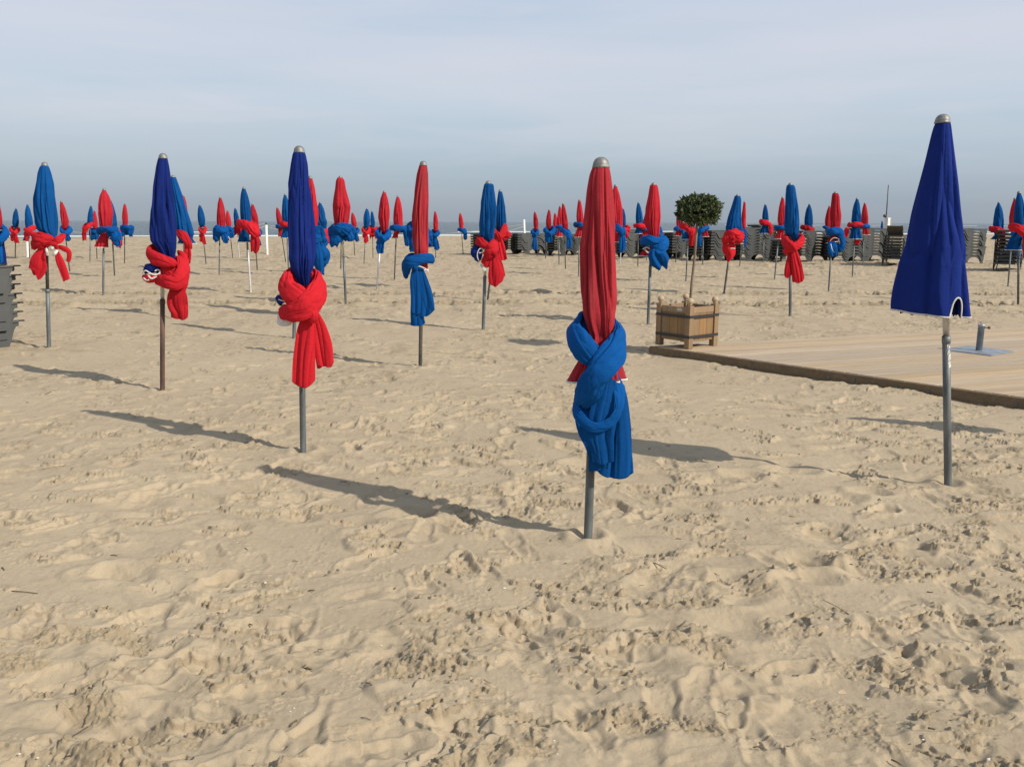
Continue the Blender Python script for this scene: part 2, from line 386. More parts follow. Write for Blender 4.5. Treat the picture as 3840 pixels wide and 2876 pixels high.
        t.links.new(m1.outputs['Result'], m2.inputs['A']); t.links.new(r3_.outputs[0], m2.inputs['B'])
        # scattered dark flecks, painting in the shaded streaks of small bumps
        vz = tex_noise(t, 30, 4, .6, stretch=(1, 0.8, 1)); pz = tex_noise(t, 1.4, 3, .6)
        a1 = cramp(t, vz.outputs['Fac'], [(0.60, (0, 0, 0)), (0.70, (1, 1, 1))]); a2 = cramp(t, pz.outputs['Fac'], [(0.45, (0, 0, 0)), (0.62, (1, 1, 1))])
        mu = t.nodes.new('ShaderNodeMath'); mu.operation = 'MULTIPLY'; t.links.new(a1.outputs[0], mu.inputs[0]); t.links.new(a2.outputs[0], mu.inputs[1])
        mu2 = t.nodes.new('ShaderNodeMath'); mu2.operation = 'MULTIPLY'; mu2.inputs[1].default_value = .45; t.links.new(mu.outputs[0], mu2.inputs[0])
        m3 = t.nodes.new('ShaderNodeMix'); m3.data_type = 'RGBA'; m3.inputs['B'].default_value = (0.19, 0.145, 0.085, 1)
        t.links.new(mu2.outputs[0], m3.inputs['Factor']); t.links.new(m2.outputs['Result'], m3.inputs['A'])
        at = t.nodes.new('ShaderNodeAttribute'); at.attribute_name = 'churn_and_shade'  # darkens churned sand and paints shade along crust ledges and in pits
        nd = tex_noise(t, 12, 5, .7); ndr = cramp(t, nd.outputs['Fac'], [(0.35, (.35, .35, .35)), (0.6, (1, 1, 1))])
        mu4 = t.nodes.new('ShaderNodeMath'); mu4.operation = 'MULTIPLY'; t.links.new(at.outputs['Fac'], mu4.inputs[0]); t.links.new(ndr.outputs[0], mu4.inputs[1])
        m4 = t.nodes.new('ShaderNodeMix'); m4.data_type = 'RGBA'; m4.inputs['B'].default_value = (0.235, 0.182, 0.112, 1)
        t.links.new(mu4.outputs[0], m4.inputs['Factor']); t.links.new(m3.outputs['Result'], m4.inputs['A'])
        t.links.new(m4.outputs['Result'], b.inputs['Base Color'])
        h1 = tex_noise(t, 5.5, 8, 0.62, dist=.4); h2 = tex_noise(t, 38, 8, 0.7)
        bb = bump(t, b, h1.outputs['Fac'], 0.010, .6); bb = bump(t, b, h2.outputs['Fac'], 0.007, .8, bb)
        bump(t, b, n3.outputs['Fac'], 0.0012, .8, bb)
    o = mesh_obj('ground', V, grid_faces(len(ys), len(u), False), mat('beach_sand', (0.43, .35, .24), 0.95, 0, 0.15, sand))
    at_ = o.data.attributes.new('churn_and_shade', 'FLOAT', 'POINT'); at_.data.foreach_set('value', np.clip(PM, 0, 1).astype(np.float32).ravel())
    tag(o, 'pale trodden beach sand with footprints', None, kind='structure')
make_ground()

def make_sea():
    def sea(t, b):
        c = t.nodes.new('ShaderNodeTexCoord'); s_ = t.nodes.new('ShaderNodeSeparateXYZ'); t.links.new(c.outputs['Object'], s_.inputs[0])
        n = tex_noise(t, 0.02, 4, .6, stretch=(1, 3.0, 1)); n2 = tex_noise(t, 0.10, 6, .7, stretch=(1, 2.5, 1))
        r = cramp(t, n.outputs['Fac'], [(0.35, (0.105, 0.140, 0.160)), (0.65, (0.150, 0.185, 0.200))])
        t.links.new(r.outputs[0], b.inputs['Base Color'])
        bb = bump(t, b, n2.outputs['Fac'], 2.5, 1.0); n3 = tex_noise(t, 1.3, 5, .7, stretch=(.6, 1.3, 1)); bump(t, b, n3.outputs['Fac'], .35, 1.0, bb)
    xs = np.concatenate([[-20000, -5000, -1000], np.linspace(-300, 400, 141), [1200, 5000, 20000]])
    off = np.concatenate([[-14, 0], np.linspace(3, 150, 60), [200, 300, 500, 900, 2000, 6000, 20000, 40000]])
    X = np.repeat(xs[None, :], len(off), 0); Y = shore_y(X) + off[:, None]
    wave = .07 * np.sin((off[:, None] + 2.5 * noise2(X / 25., Y / 25., 40)) / 1.9) * (off[:, None] < 150)
    Z = -0.25 + wave * smooth(0, 6, off[:, None])
    V = np.stack([X, Y, Z], -1).reshape(-1, 3)
    o = mesh_obj('sea', V, grid_faces(len(off), len(xs), False), mat('sea_water', (0.07, 0.11, 0.14), 0.35, 0, 0.35, sea))
    tag(o, 'calm grey blue sea under the horizon', None, kind='structure')
    # foam of the last breakers, and one wide pale band far offshore
    foam = mat('foam', (0.72, 0.72, 0.70), 0.9)
    V = []; Fc = []
    rng = np.random.RandomState(5)
    for (o0, x0, x1, wd, th) in ((-1.2, -60, 260, 2.4, .0), (9, -10, 180, 1.0, .25), (22, 40, 240, .9, .3), (430, 150, 620, 22, .25), (38, -70, 60, .5, .4)):
        x = np.linspace(x0, x1, 260); nz = noise2(x / 9., x * 0 + o0, 41); nw = np.maximum(0.05, wd * (1 - th) + wd * .8 * noise2(x / 5., x * 0 + o0, 42))
        if th > 0: nw = nw * smooth(th - .35, th, noise2(x / 20., x * 0 + o0, 43))
        yc = shore_y(x) + o0 + 1.2 * nz
        k = len(V)
        for i in range(len(x)): V += [(x[i], yc[i] - nw[i] / 2, -.20), (x[i], yc[i], -.09), (x[i], yc[i] + nw[i] / 2, -.20)]
        for i in range(len(x) - 1):
            if nw[i] < .05 * wd and nw[i + 1] < .05 * wd: continue
            for q in (0, 1): Fc.append([k + i * 3 + q, k + i * 3 + 3 + q, k + i * 3 + 4 + q, k + i * 3 + 1 + q])
    o = mesh_obj('foam', V, Fc, foam); tag(o, 'thin white foam lines of small waves along the shore and a pale band offshore', 'foam', kind='stuff')
make_sea()

# ------------------------------------------------------------------ cloth builders
def catmull(P, n):
    P = np.asarray(P, float); P = np.vstack([2 * P[0] - P[1], P, 2 * P[-1] - P[-2]])
    segs = len(P) - 3; t = np.linspace(0, segs, n); i = np.minimum(t.astype(int), segs - 1); f = (t - i)[:, None]
    a, b, c, d = P[i], P[i + 1], P[i + 2], P[i + 3]
    return .5 * (2 * b + (c - a) * f + (2 * a - 5 * b + 4 * c - d) * f ** 2 + (3 * b - a - 3 * c + d) * f ** 3)
class Para:
    def __init__(s, tip, base):
        s.tip = tip; s.base = base
        s.B = on_ground(*base); s.Y = s.B[1]
        s.k = float(np.dot(s.B - EYE, FWD)) / F      # metres per photograph pixel
        s.lift = np.array([0, 0, 0.0])
    def loc(s, x, y, d=0.0): return on_plane(x, y, s.Y - d) - s.B
def roll_mesh(P, pts, th=.6, seed=0, nt=60, nph=48, A=.28, nf=3.0, tw=1.5, radial=True, ends=True, closed=False):
    """a thick twisted roll of cloth along a path; pts = (x, y, depth m, half width px)"""
    pts = np.array(pts, float)
    if closed: pts = np.vstack([pts, pts[:1]])
    Q = catmull(pts, nt)
    Cc = np.array([P.loc(q[0], q[1], q[2]) for q in Q]); hw = np.maximum(.6, Q[:, 3]) * ((P.B + Cc - EYE) @ FWD) / F * math.cos(math.atan2(P.B[0], P.B[1]))
    T = np.gradient(Cc, axis=0); L = np.cumsum(np.linalg.norm(T, axis=1)); T /= np.linalg.norm(T, axis=1)[:, None] + 1e-9
    ax = Cc.copy(); xm = .5 * (Cc[:, 0].min() + Cc[:, 0].max())
    if radial:
        H = np.stack([(Cc[:, 0] - xm) * .9, Cc[:, 1] - .05, np.zeros(nt)], -1); H /= np.linalg.norm(H, axis=1)[:, None] + 1e-6
    else: H = np.tile(np.array([0, -1.0, 0]), (nt, 1))
    S = np.cross(T, H); S /= np.linalg.norm(S, axis=1)[:, None] + 1e-6
    for i in range(1, nt):
        if np.dot(S[i], S[i - 1]) < 0: S[i] = -S[i]
    Nn = np.cross(S, T)
    a = np.linspace(0, 2 * math.pi, nph, endpoint=False)[None, :]; tt = (L / .14)[:, None]
    ph = a + tw * tt * .5
    ph = ph + .35 * noise3(np.cos(ph) * .9, np.sin(ph) * .9, tt * .8 + 0 * ph, seed + 3)
    n = noise3(np.cos(ph) * nf * .27, np.sin(ph) * nf * .27, tt * .6 + 0 * ph, seed)
    n2 = noise3(np.cos(ph) * nf * .60, np.sin(ph) * nf * .60, tt * 1.0 + 0 * ph, seed + 9)
    n4 = noise3(np.cos(a) * 1.3, np.sin(a) * 1.3, tt * 2.4 + 0 * a, seed + 14)
    r = 1 + A * 1.15 * (billow(n) - .60) + A * .50 * (billow(n2) - .5) + A * .32 * (billow(n4) - .5) + .14 * noise3(np.cos(a) * .8, np.sin(a) * .8, tt * 1.4 + 0 * a, seed + 4)
    if ends:
        tn = np.linspace(0, 1, nt); r = r * np.sqrt(np.clip(np.minimum(tn, 1 - tn) / .05, 0.02, 1))[:, None]
    V = Cc[:, None] + (hw[:, None] * r * np.cos(a))[..., None] * S[:, None] + (hw[:, None] * th * r * np.sin(a))[..., None] * Nn[:, None]
    return V.reshape(-1, 3), grid_faces(nt, nph)
def tail_mesh(P, pts, th=.16, seed=0, nt=60, nph=96, pleat=.28, nf=4.0, rag=.06):
    """hanging end of cloth: a flattened pleated tube open at the bottom"""
    Q = catmull(np.array(pts, float), nt)
    Cc = np.array([P.loc(q[0], q[1], q[2]) for q in Q]); hw = np.maximum(.6, Q[:, 3]) * ((P.B + Cc - EYE) @ FWD) / F * math.cos(math.atan2(P.B[0], P.B[1]))
    T = np.gradient(Cc, axis=0); L = np.cumsum(np.linalg.norm(T, axis=1)); T /= np.linalg.norm(T, axis=1)[:, None] + 1e-9
    S = np.cross(T, np.array([0, -1.0, 0])); S /= np.linalg.norm(S, axis=1)[:, None] + 1e-6; Nn = np.cross(S, T)
    a = np.linspace(0, 2 * math.pi, nph, endpoint=False)[None, :]; tn = np.linspace(0, 1, nt)[:, None]
    u = np.cos(a); uu = u + .18 * noise3(u * 1.5 + 0 * tn, tn * 1.6 + 0 * u, 0 * u * tn, seed)
    gr = smooth(0, .5, tn)
    pl = np.abs(np.sin(nf * uu * .72 + seed + .9 * noise3(0 * u + tn * 1.2, u * .8 + 0 * tn, 0 * u * tn + 3, seed))) ** .75 - .6
    pl2 = billow(noise3(uu * nf * .45, tn * .9 + 0 * u, 0 * u * tn, seed + 5)) - .5
    pl3 = noise3(uu * nf * 1.3, tn * 1.6 + 0 * u, 0 * u * tn, seed + 6)
    off = pleat * (.35 + .65 * gr) * (1.15 * pl + .8 * pl2 + .25 * pl3) * (1 - .35 * u * u)
    sw = 1 + .06 * noise3(tn * 3 + 0 * a, 0 * a * tn, 0 * a * tn + np.sign(np.cos(a)), seed + 2)
    V = Cc[:, None] + (hw[:, None] * u * sw)[..., None] * S[:, None] + (hw[:, None] * (th * np.sin(a) * (.5 + .5 * np.sqrt(np.maximum(0, 1 - u ** 4))) + off))[..., None] * Nn[:, None]
    Ltot = L[-1]
    rg = rag * Ltot * (1.2 * noise3(u * 1.2, np.sign(np.sin(a)) * .35 + 0 * u, 0 * u, seed + 7) + .5 * (uu[-1:] if uu.shape[0] > 1 else uu) * math.sin(seed * 2.1))
    V = V + (tn ** 5 * (rg - hw[-1] * (.45 + .3 * math.sin(seed)) * np.abs(u + .25 * math.sin(seed * 1.7)) ** 2.2))[..., None] * T[-1][None, None, :]
    V = V.reshape(-1, 3); Fc = grid_faces(nt, nph)
    # rolled in inner layer so the open end shows depth
    last = V[-nph:]; mirror = last[(-np.arange(nph)) % nph]; inner = (last + mirror) / 2 - T[-1] * .004
    V = np.vstack([V, inner]); k = (nt - 1) * nph; j = np.arange(nph)
    Fc = np.vstack([Fc, np.stack([k + j, k + (j + 1) % nph, k + nph + (j + 1) % nph, k + nph + j], -1)])
    return V, Fc
def join(parts):
    V = []; Fc = []; n = 0
    for v, f in parts: V.append(v); Fc.append(f + n); n += len(v)
    return np.vstack(V), np.vstack(Fc)
def canopy_mesh(P, rows, nt=90, nph=160, npl=9, A=.20, seed=0, twist=.5, notch=None, hemcurve=0.0, inner=True, topfold=.4, sk0=None):
    rows = np.array(rows, float); ph0 = math.atan2(P.B[0], P.B[1])
    yy = np.linspace(rows[0, 0], rows[-1, 0], nt)
    # smooth interpolation of the outline
    def ip(v):
        r = np.interp(yy, rows[:, 0], v)
        for _ in range(3):
            q = r.copy(); q[1:-1] = .25 * r[:-2] + .5 * r[1:-1] + .25 * r[2:]; r = q
        return r
    xl, xr = ip(rows[:, 1]), ip(rows[:, 2]); cx = (xl + xr) / 2; hw = (xr - xl) / 2
    Cc = np.array([P.loc(a_, b_) for a_, b_ in zip(cx, yy)]); R = np.array([.5 * abs(P.loc(b_, y_)[0] - P.loc(a_, y_)[0]) for a_, b_, y_ in zip(xl, xr, yy)]) * math.cos(ph0)
    a = np.linspace(0, 2 * math.pi, nph, endpoint=False)[None, :]; tn = np.linspace(0, 1, nt)[:, None]
    aw = a + .30 * np.sin(2 * a + seed) + .16 * np.sin(5 * a + seed * 2.3) + twist * (tn - .5) + .22 * noise3(np.cos(a) * 1.2 + 0 * tn, np.sin(a) * 1.2 + 0 * tn, tn * 2.0 + 0 * a, seed + 1)
    s1 = np.abs(np.sin(npl * aw * .5 * 1.0)) ** .65
    s2 = billow(noise3(np.cos(aw) * npl * .24, np.sin(aw) * npl * .24, tn * 1.5 + 0 * a, seed + 2))
    s3 = billow(noise3(np.cos(aw) * npl * .55, np.sin(aw) * npl * .55, tn * 2.2 + 0 * a, seed + 6))
    amp = A * (topfold + (1 - topfold) * smooth(0.02, .45, tn))
    r = 1 - amp * (1 - s1) * .75 - amp * .95 * (1 - s2) - amp * .14 * (1 - s3) + amp * .36
    if sk0 is not None: r = r + (smooth(sk0, 1, tn) * .16 * np.sin(7 * aw + 2 * tn))
    rr = R[:, None] * r
    ca_ = rr * np.cos(a - ph0); hi = ca_.max(1); lo = ca_.min(1); rr = rr * (2 * R / np.maximum(hi - lo, 1e-6))[:, None]
    V = np.stack([Cc[:, 0:1] + rr * np.cos(a), Cc[:, 1:2] - rr * np.sin(a) * (1 if sk0 is None else 1 - .35 * smooth(sk0, 1, tn)), np.repeat(Cc[:, 2:3], nph, 1)], -1)
    if hemcurve or notch:
        wgt = smooth(.72, 1, tn)
        V[..., 2] += wgt * (hemcurve * (-.5 + .5 * np.cos(a - ph0 - math.pi)) )
    if notch:
        xn, hwn, hh = notch        # notch centre as cos fraction, half width, height in m
        front = np.sin(a - ph0) > 0
        dxn = (np.cos(a - ph0) - xn) / hwn
        arch = np.sqrt(np.clip(1 - dxn ** 2, 0, 1)) * front * hh
        zb = V[-1:, :, 2] + arch
        V[..., 2] = np.where(front & (np.abs(dxn) < 1), V[0:1, :, 2] + (V[..., 2] - V[0:1, :, 2]) * (zb - V[0:1, :, 2]) / (V[-1:, :, 2] - V[0:1, :, 2]), V[..., 2])
    hem = V[-1].copy(); Cb = Cc[-1]
    Vf = V.reshape(-1, 3); Fc = grid_faces(nt, nph)
    if inner:
        j = np.arange(nph); k = (nt - 1) * nph
        h0 = hem.copy(); n_ = len(Vf)
        rings = []
        for sc, up in (((.96, .004), (.80, .14), (.76, -9), (.66, .10), (.4, .04), (.2, .03)) if notch else ((.97, .003), (.78, .018), (.5, .02), (.2, .02))):
            q = h0.copy(); cc = h0.mean(0); q[:, :2] = (q[:, :2] - cc[:2]) * (sc * (1 - .08 * np.sin(9 * a[0]) * (sc < .95)))[:, None] + cc[:2] if False else (q[:, :2] - cc[:2]) * sc + cc[:2]
            if up < -1: q[:, 2] = h0[:, 2].min() + .012 + .008 * np.sin(11 * a[0])
            else: q[:, 2] += up * min(1.0, R[-1] / .12)
            rings.append(q)
        Vf = np.vstack([Vf] + rings)
        prev = k
        for i in range(len(rings)):
            cur = n_ + i * nph
            Fc = np.vstack([Fc, np.stack([prev + j, prev + (j + 1) % nph, cur + (j + 1) % nph, cur + j], -1)]); prev = cur
    return Vf, Fc, hem
def hem_tube(hem, r, n=6):
    # rounded piping along a closed hem loop
    T = np.roll(hem, -1, 0) - np.roll(hem, 1, 0); T /= np.linalg.norm(T, axis=1)[:, None] + 1e-9
    cc = hem.mean(0); O = hem - cc; O[:, 2] = 0; O /= np.linalg.norm(O, axis=1)[:, None] + 1e-9
    U = np.cross(T, O); U /= np.linalg.norm(U, axis=1)[:, None] + 1e-9; O = np.cross(U, T)
    a = np.linspace(0, 2 * math.pi, n, endpoint=False)
    V = hem[:, None] + r * (np.cos(a)[None, :, None] * O[:, None] * .6 + np.sin(a)[None, :, None] * U[:, None] * 1.3) + O[:, None] * r * .4
    nt_ = len(hem); i = np.arange(nt_)[:, None]; j = np.arange(n)[None, :]
    A_ = i * n + j; B_ = i * n + (j + 1) % n; C_ = ((i + 1) % nt_) * n + (j + 1) % n; D_ = ((i + 1) % nt_) * n + j
    return V.reshape(-1, 3), np.stack([A_, B_, C_, D_], -1).reshape(-1, 4)
def band(P, pts, r, n=8, nt=24):
    Q = catmull(np.array([p[:3] for p in pts], float), nt); Cc = np.array([P.loc(*q) for q in Q])
    mb = MB(); mb.tube(Cc, r, n); return mb

# ------------------------------------------------------------------ parasols
GRP = 'folded parasols standing in rows on the sand'
def build_parasol(label, tip, base, rows, skirt=None, cc='blue', sc='redsash', rolls=(), tails=(), pole='grey', upper='steel', split=None,
                  hero=False, seed=0, npl=9, A=.2, twist=.4, notch=None, hemcurve=0.0, pr=.021, pipes=(), extras=(), topfold=.4, patches=()):
    P = Para(tip, base); root = empty('parasol', P.B, label, 'parasol', GRP)
    big = P.k * 1000 / 1.0
    q = 1.0 if hero else (.55 if P.k < .006 else .36)
    # pole axis
    tl = P.loc(tip[0], tip[1]); ybot = rows[-1][0] if skirt is None else skirt[-1][0]
    zs = split if split is not None else min(.95, tl[2] * .42)
    if zs > 10: zs = float(P.loc(tip[0], zs)[2])
    ax = lambda z: np.array([tl[0] * z / tl[2], 0, z])
    mb = MB(); mb.tube([ax(-.35), ax(0), ax(zs * .5), ax(zs)], [pr] * 4, 18); mb.tube([ax(zs - .04), ax(zs + .004)], [pr * 1.10] * 2, 18); mb.build('pole', M[pole], root, True)
    mb = MB(); mb.tube([ax(zs - .02), ax(zs + .3), ax(tl[2] * .8), ax(tl[2] - .06)], [pr * .84] * 4, 16); 0
    mb.build('upper_pole', M[upper], root, True)
    # metal cap
    cr = .0355 if not hero else rows[0][3] * P.k if len(rows[0]) > 3 else .036
    ch = cr * 1.18
    mb = MB(); pr_ = [(cr * 1.05, -.004), (cr * 1.06, 0.0), (cr * 1.06, .004)] + [(cr * math.cos(a_) ** .9, .005 + (ch - .005) * math.sin(a_)) for a_ in np.linspace(.02, 1.56, 14)]
    mb.lathe(pr_, (0, 0, 0), 24); ct = P.loc((rows[0][1] + rows[0][2]) / 2, tip[1]); o = mb.build('cap', M['cap'], root, True)
    o.location = (float(ct[0]), 0, float(ct[2] - ch)); 
    # canopy
    rows3 = [r_[:3] for r_ in rows]
    hem = None; R2 = rows3 + ([s_[:3] for s_ in skirt] if skirt else [])
    V, Fc, hem = canopy_mesh(P, R2, int(110 * q) + 20, int(230 * q) + 24, npl, A, seed, twist, notch, hemcurve, inner=True, topfold=topfold, sk0=None if (not skirt or notch) else (skirt[0][0] - rows[0][0]) / (skirt[-1][0] - rows[0][0]))
    can = mesh_obj('canopy', V, Fc, M[cc], root)
    if skirt:
        V, Fc = hem_tube(hem, .0042 if P.k < .0025 else .0065); mesh_obj('trim', V, Fc, M['white'], can)
    sd = seed * 3 + 1; RR = []; TT = []
    for i, r_ in enumerate(rolls):
        kw = r_[1] if len(r_) > 1 and isinstance(r_[1], dict) else {}
        kw = dict(dict(nt=int(90 * q) + 14, nph=int(120 * q) + 14, seed=sd + i * 5), **kw); RR.append(roll_mesh(P, r_[0], **kw))
    for i, r_ in enumerate(tails):
        kw = r_[1] if len(r_) > 1 and isinstance(r_[1], dict) else {}
        kw = dict(dict(nt=int(70 * q) + 12, nph=int(170 * q) + 24, seed=sd + 31 + i * 7), **kw); TT.append(tail_mesh(P, r_[0], **kw))
    if RR:
        V, Fc = join(RR); sash = mesh_obj('sash', V, Fc, M[sc], root)
    else: sash = root
    if TT:
        V, Fc = join(TT); mesh_obj('tail', V, Fc, M[sc], sash)
    for (pts, r, mt) in pipes: band(P, pts, r).build('piping', M[mt], sash if mt == 'white' else sash, True)
    for (kind, pts, kw, mt, nm) in extras:
        V, Fc = (roll_mesh if kind == 'roll' else tail_mesh)(P, pts, **dict(dict(nt=40, nph=60, seed=seed + 77), **kw)); mesh_obj(nm, V, Fc, M[mt], can)
    return root, P

def cr_(o, s): return lambda pts: [(o[0] + p[0] * s, o[1] + p[1] * s, p[2], p[3] * s) for p in pts]

# --- A: nearest, faded red with blue wrap
c = cr_((2040, 1160), .4224)
build_parasol('nearest parasol, faded red canopy with a big blue knotted wrap and long tail', (2255, 589), (2205, 2014),
    [(621, 2225, 2284, 29), (640, 2217, 2288), (657, 2211, 2292), (716, 2201, 2300), (813, 2192, 2310), (940, 2182, 2315), (1046, 2180, 2316), (1110, 2181, 2316), (1172, 2186, 2310), (1219, 2196, 2302), (1260, 2212, 2298)],
    skirt=[(1300, 2196, 2304), (1345, 2168, 2318), (1390, 2142, 2334), (1430, 2120, 2346)], cc='fadedred', sc='bluesash', hero=True, seed=3, npl=7, A=.36, twist=.55, pole='grey', pr=.0225, split=.62, hemcurve=-.015, topfold=.35,
    rolls=[(c([(440, 95, -.12, 55), (345, 75, -.07, 55), (262, 165, .02, 78), (300, 270, .10, 105), (400, 385, .13, 105), (470, 460, .13, 70), (520, 520, .10, 40)]), dict(th=.5, A=.20, nf=3.2, tw=.8)),
           (c([(520, 110, -.12, 55), (605, 115, -.06, 58), (672, 210, .02, 85), (648, 340, .10, 118), (560, 470, .16, 120), (455, 600, .17, 112), (385, 740, .14, 112), (320, 830, .07, 80), (290, 860, .02, 50)]), dict(th=.5, A=.22, nf=3.6, tw=.5)),
           (c([(320, 190, -.04, 105), (430, 180, -.10, 120), (540, 180, -.10, 120), (640, 190, -.04, 100)]), dict(th=.4)),
           (c([(262, 820, .04, 40), (305, 930, .12, 46), (395, 1020, .145, 46), (510, 1040, .15, 42), (610, 985, .145, 44), (662, 880, .14, 50), (672, 760, .12, 56), (640, 640, .09, 60)]), dict(th=.3, A=.4, tw=.3))],
    tails=[(c([(600, 560, .06, 50), (640, 760, .06, 95), (640, 1000, .06, 130), (622, 1260, .055, 165), (612, 1490, .05, 178)]), dict(th=.10, pleat=.16, nf=4.5, rag=.02)),
           (c([(590, 620, .12, 50), (560, 800, .13, 110), (520, 980, .13, 130), (500, 1120, .12, 125), (520, 1240, .11, 105), (530, 1370, .10, 92)]), dict(th=.12, pleat=.16, nf=3.2, rag=.03)),
           (c([(360, 800, .06, 80), (400, 930, .10, 128), (440, 1060, .115, 138), (475, 1190, .11, 118), (490, 1300, .09, 95), (480, 1430, .07, 85)]), dict(th=.12, pleat=.14, nf=2.6, rag=.05))])

# --- B: navy with red wrap, left of centre
c = cr_((960, 980), .4466)
build_parasol('tall navy parasol with bright red knotted wrap left of the picture centre', (1121, 547), (1137, 1694),
    [(568, 1102, 1141, 19), (580, 1097, 1147), (619, 1090, 1155), (699, 1081, 1162), (771, 1077, 1170), (844, 1074, 1178), (916, 1075, 1181), (970, 1078, 1177), (1007, 1086, 1172), (1030, 1100, 1166), (1070, 1125, 1160)],
    cc='navy', sc='redsash', hero=True, seed=11, npl=7, A=.34, twist=-.5, pole='grey', pr=.0215, split=.75, topfold=.35,
    rolls=[(c([(430, 80, -.12, 50), (335, 100, -.07, 58), (250, 160, .02, 92), (262, 240, .09, 100), (350, 290, .13, 95), (430, 330, .12, 60)]), dict(th=.5, A=.20, nf=3, tw=.7)),
           (c([(420, 110, -.12, 50), (500, 120, -.07, 58), (540, 190, .02, 80), (505, 290, .11, 98), (420, 385, .16, 100), (310, 425, .15, 88), (225, 430, .07, 62), (205, 440, .0, 42)]), dict(th=.5, A=.2, nf=3.6, tw=.4)),
           (c([(300, 170, -.03, 85), (400, 150, -.08, 100), (500, 170, -.04, 85)]), dict(th=.4)),
           (c([(452, 410, .15, 40), (470, 450, .16, 46), (452, 500, .14, 40)]), dict(th=.7))],
    tails=[(c([(450, 440, .11, 45), (425, 580, .11, 80), (405, 800, .10, 95), (398, 1062, .09, 98)]), dict(th=.14, pleat=.2, nf=2.7, rag=.03)),
           (c([(480, 430, .10, 42), (530, 560, .10, 66), (565, 720, .09, 80), (585, 885, .08, 76)]), dict(th=.12, pleat=.2, nf=2.4, rag=.10))],
    extras=[('roll', c([(200, 350, -.02, 30), (195, 320, .06, 34), (235, 325, .08, 26)]), dict(th=.6), 'navy', 'hem_fold'),
            ('roll', c([(185, 440, -.03, 34), (200, 500, .03, 34), (260, 520, .05, 22), (300, 510, .05, 14)]), dict(th=.22, A=.5), 'white', 'lining')],
    pipes=[(c([(190, 320, .10, 0), (215, 330, .11, 0), (250, 335, .11, 0)]), .004, 'white')])

# --- C: right, closed but untied navy
r_, P_ = build_parasol('tall untied navy parasol with white edged hem in front of the deck', (3538, 428), (3555, 1818),
    [(454, 3511, 3563, 25), (475, 3500, 3568), (501, 3492, 3571), (603, 3467, 3584), (704, 3440, 3597), (806, 3413, 3607), (907, 3392, 3617), (1008, 3368, 3629), (1084, 3346, 3637), (1130, 3337, 3640)],
    skirt=[(1150, 3335, 3642), (1162, 3336, 3643)], cc='navy', hero=True, seed=23, npl=5, A=.19, twist=.15, pole='grey', pr=.0225, split=1263,
    notch=(.66, .15, .115), hemcurve=.03, topfold=.5)
mb = MB(); rng = random.Random(4)
for i in range(26):
    y_ = rng.choice([1296, 1302, 1312, 1322, 1332, 1345, 1352, 1362, 1368, 1374]) + rng.uniform(-4, 4)
    zc = P_.loc(3552, y_)[2]; xc = P_.loc(3538, 428)[0] * zc / P_.loc(3538, 428)[2]; a0 = -math.pi / 2 + rng.uniform(-.35, .75); da = rng.uniform(.12, .4); h = rng.uniform(.004, .011)
    ps = []
    for zz in (-h, h):
        for j in range(4):
            a_ = a0 + da * j / 3; ps.append((xc + math.cos(a_) * .0229, math.sin(a_) * .0229, zc + zz + rng.uniform(-.002, .002)))
    mb.add(ps, [[j, j + 1, j + 5, j + 4] for j in range(3)])
mb.build('sticker', M['sticker'], r_)
# layered folds seen under its hem
V = []; parts = []
for i, (xa, xb, ya, yb) in enumerate(((3580, 3586, 1120, 1184), (3592, 3598, 1115, 1182), (3603, 3608, 1120, 1178))):
    parts.append(i)
    if xb - xa > 20: pts = [(xa, ya, .02 + .02 * i, 0), ((xa + xb) / 2, (ya + yb) / 2 + 8, .03 + .02 * i, 0), (xb, yb, .02 + .02 * i, 0)]
    else: pts = [(xa, ya, .10, 0), ((xa + xb) / 2, (ya + yb) / 2, .10, 0), (xb, yb, .09, 0)]
    band(P_, pts, .0045).build('piping', M['white'], r_, True)

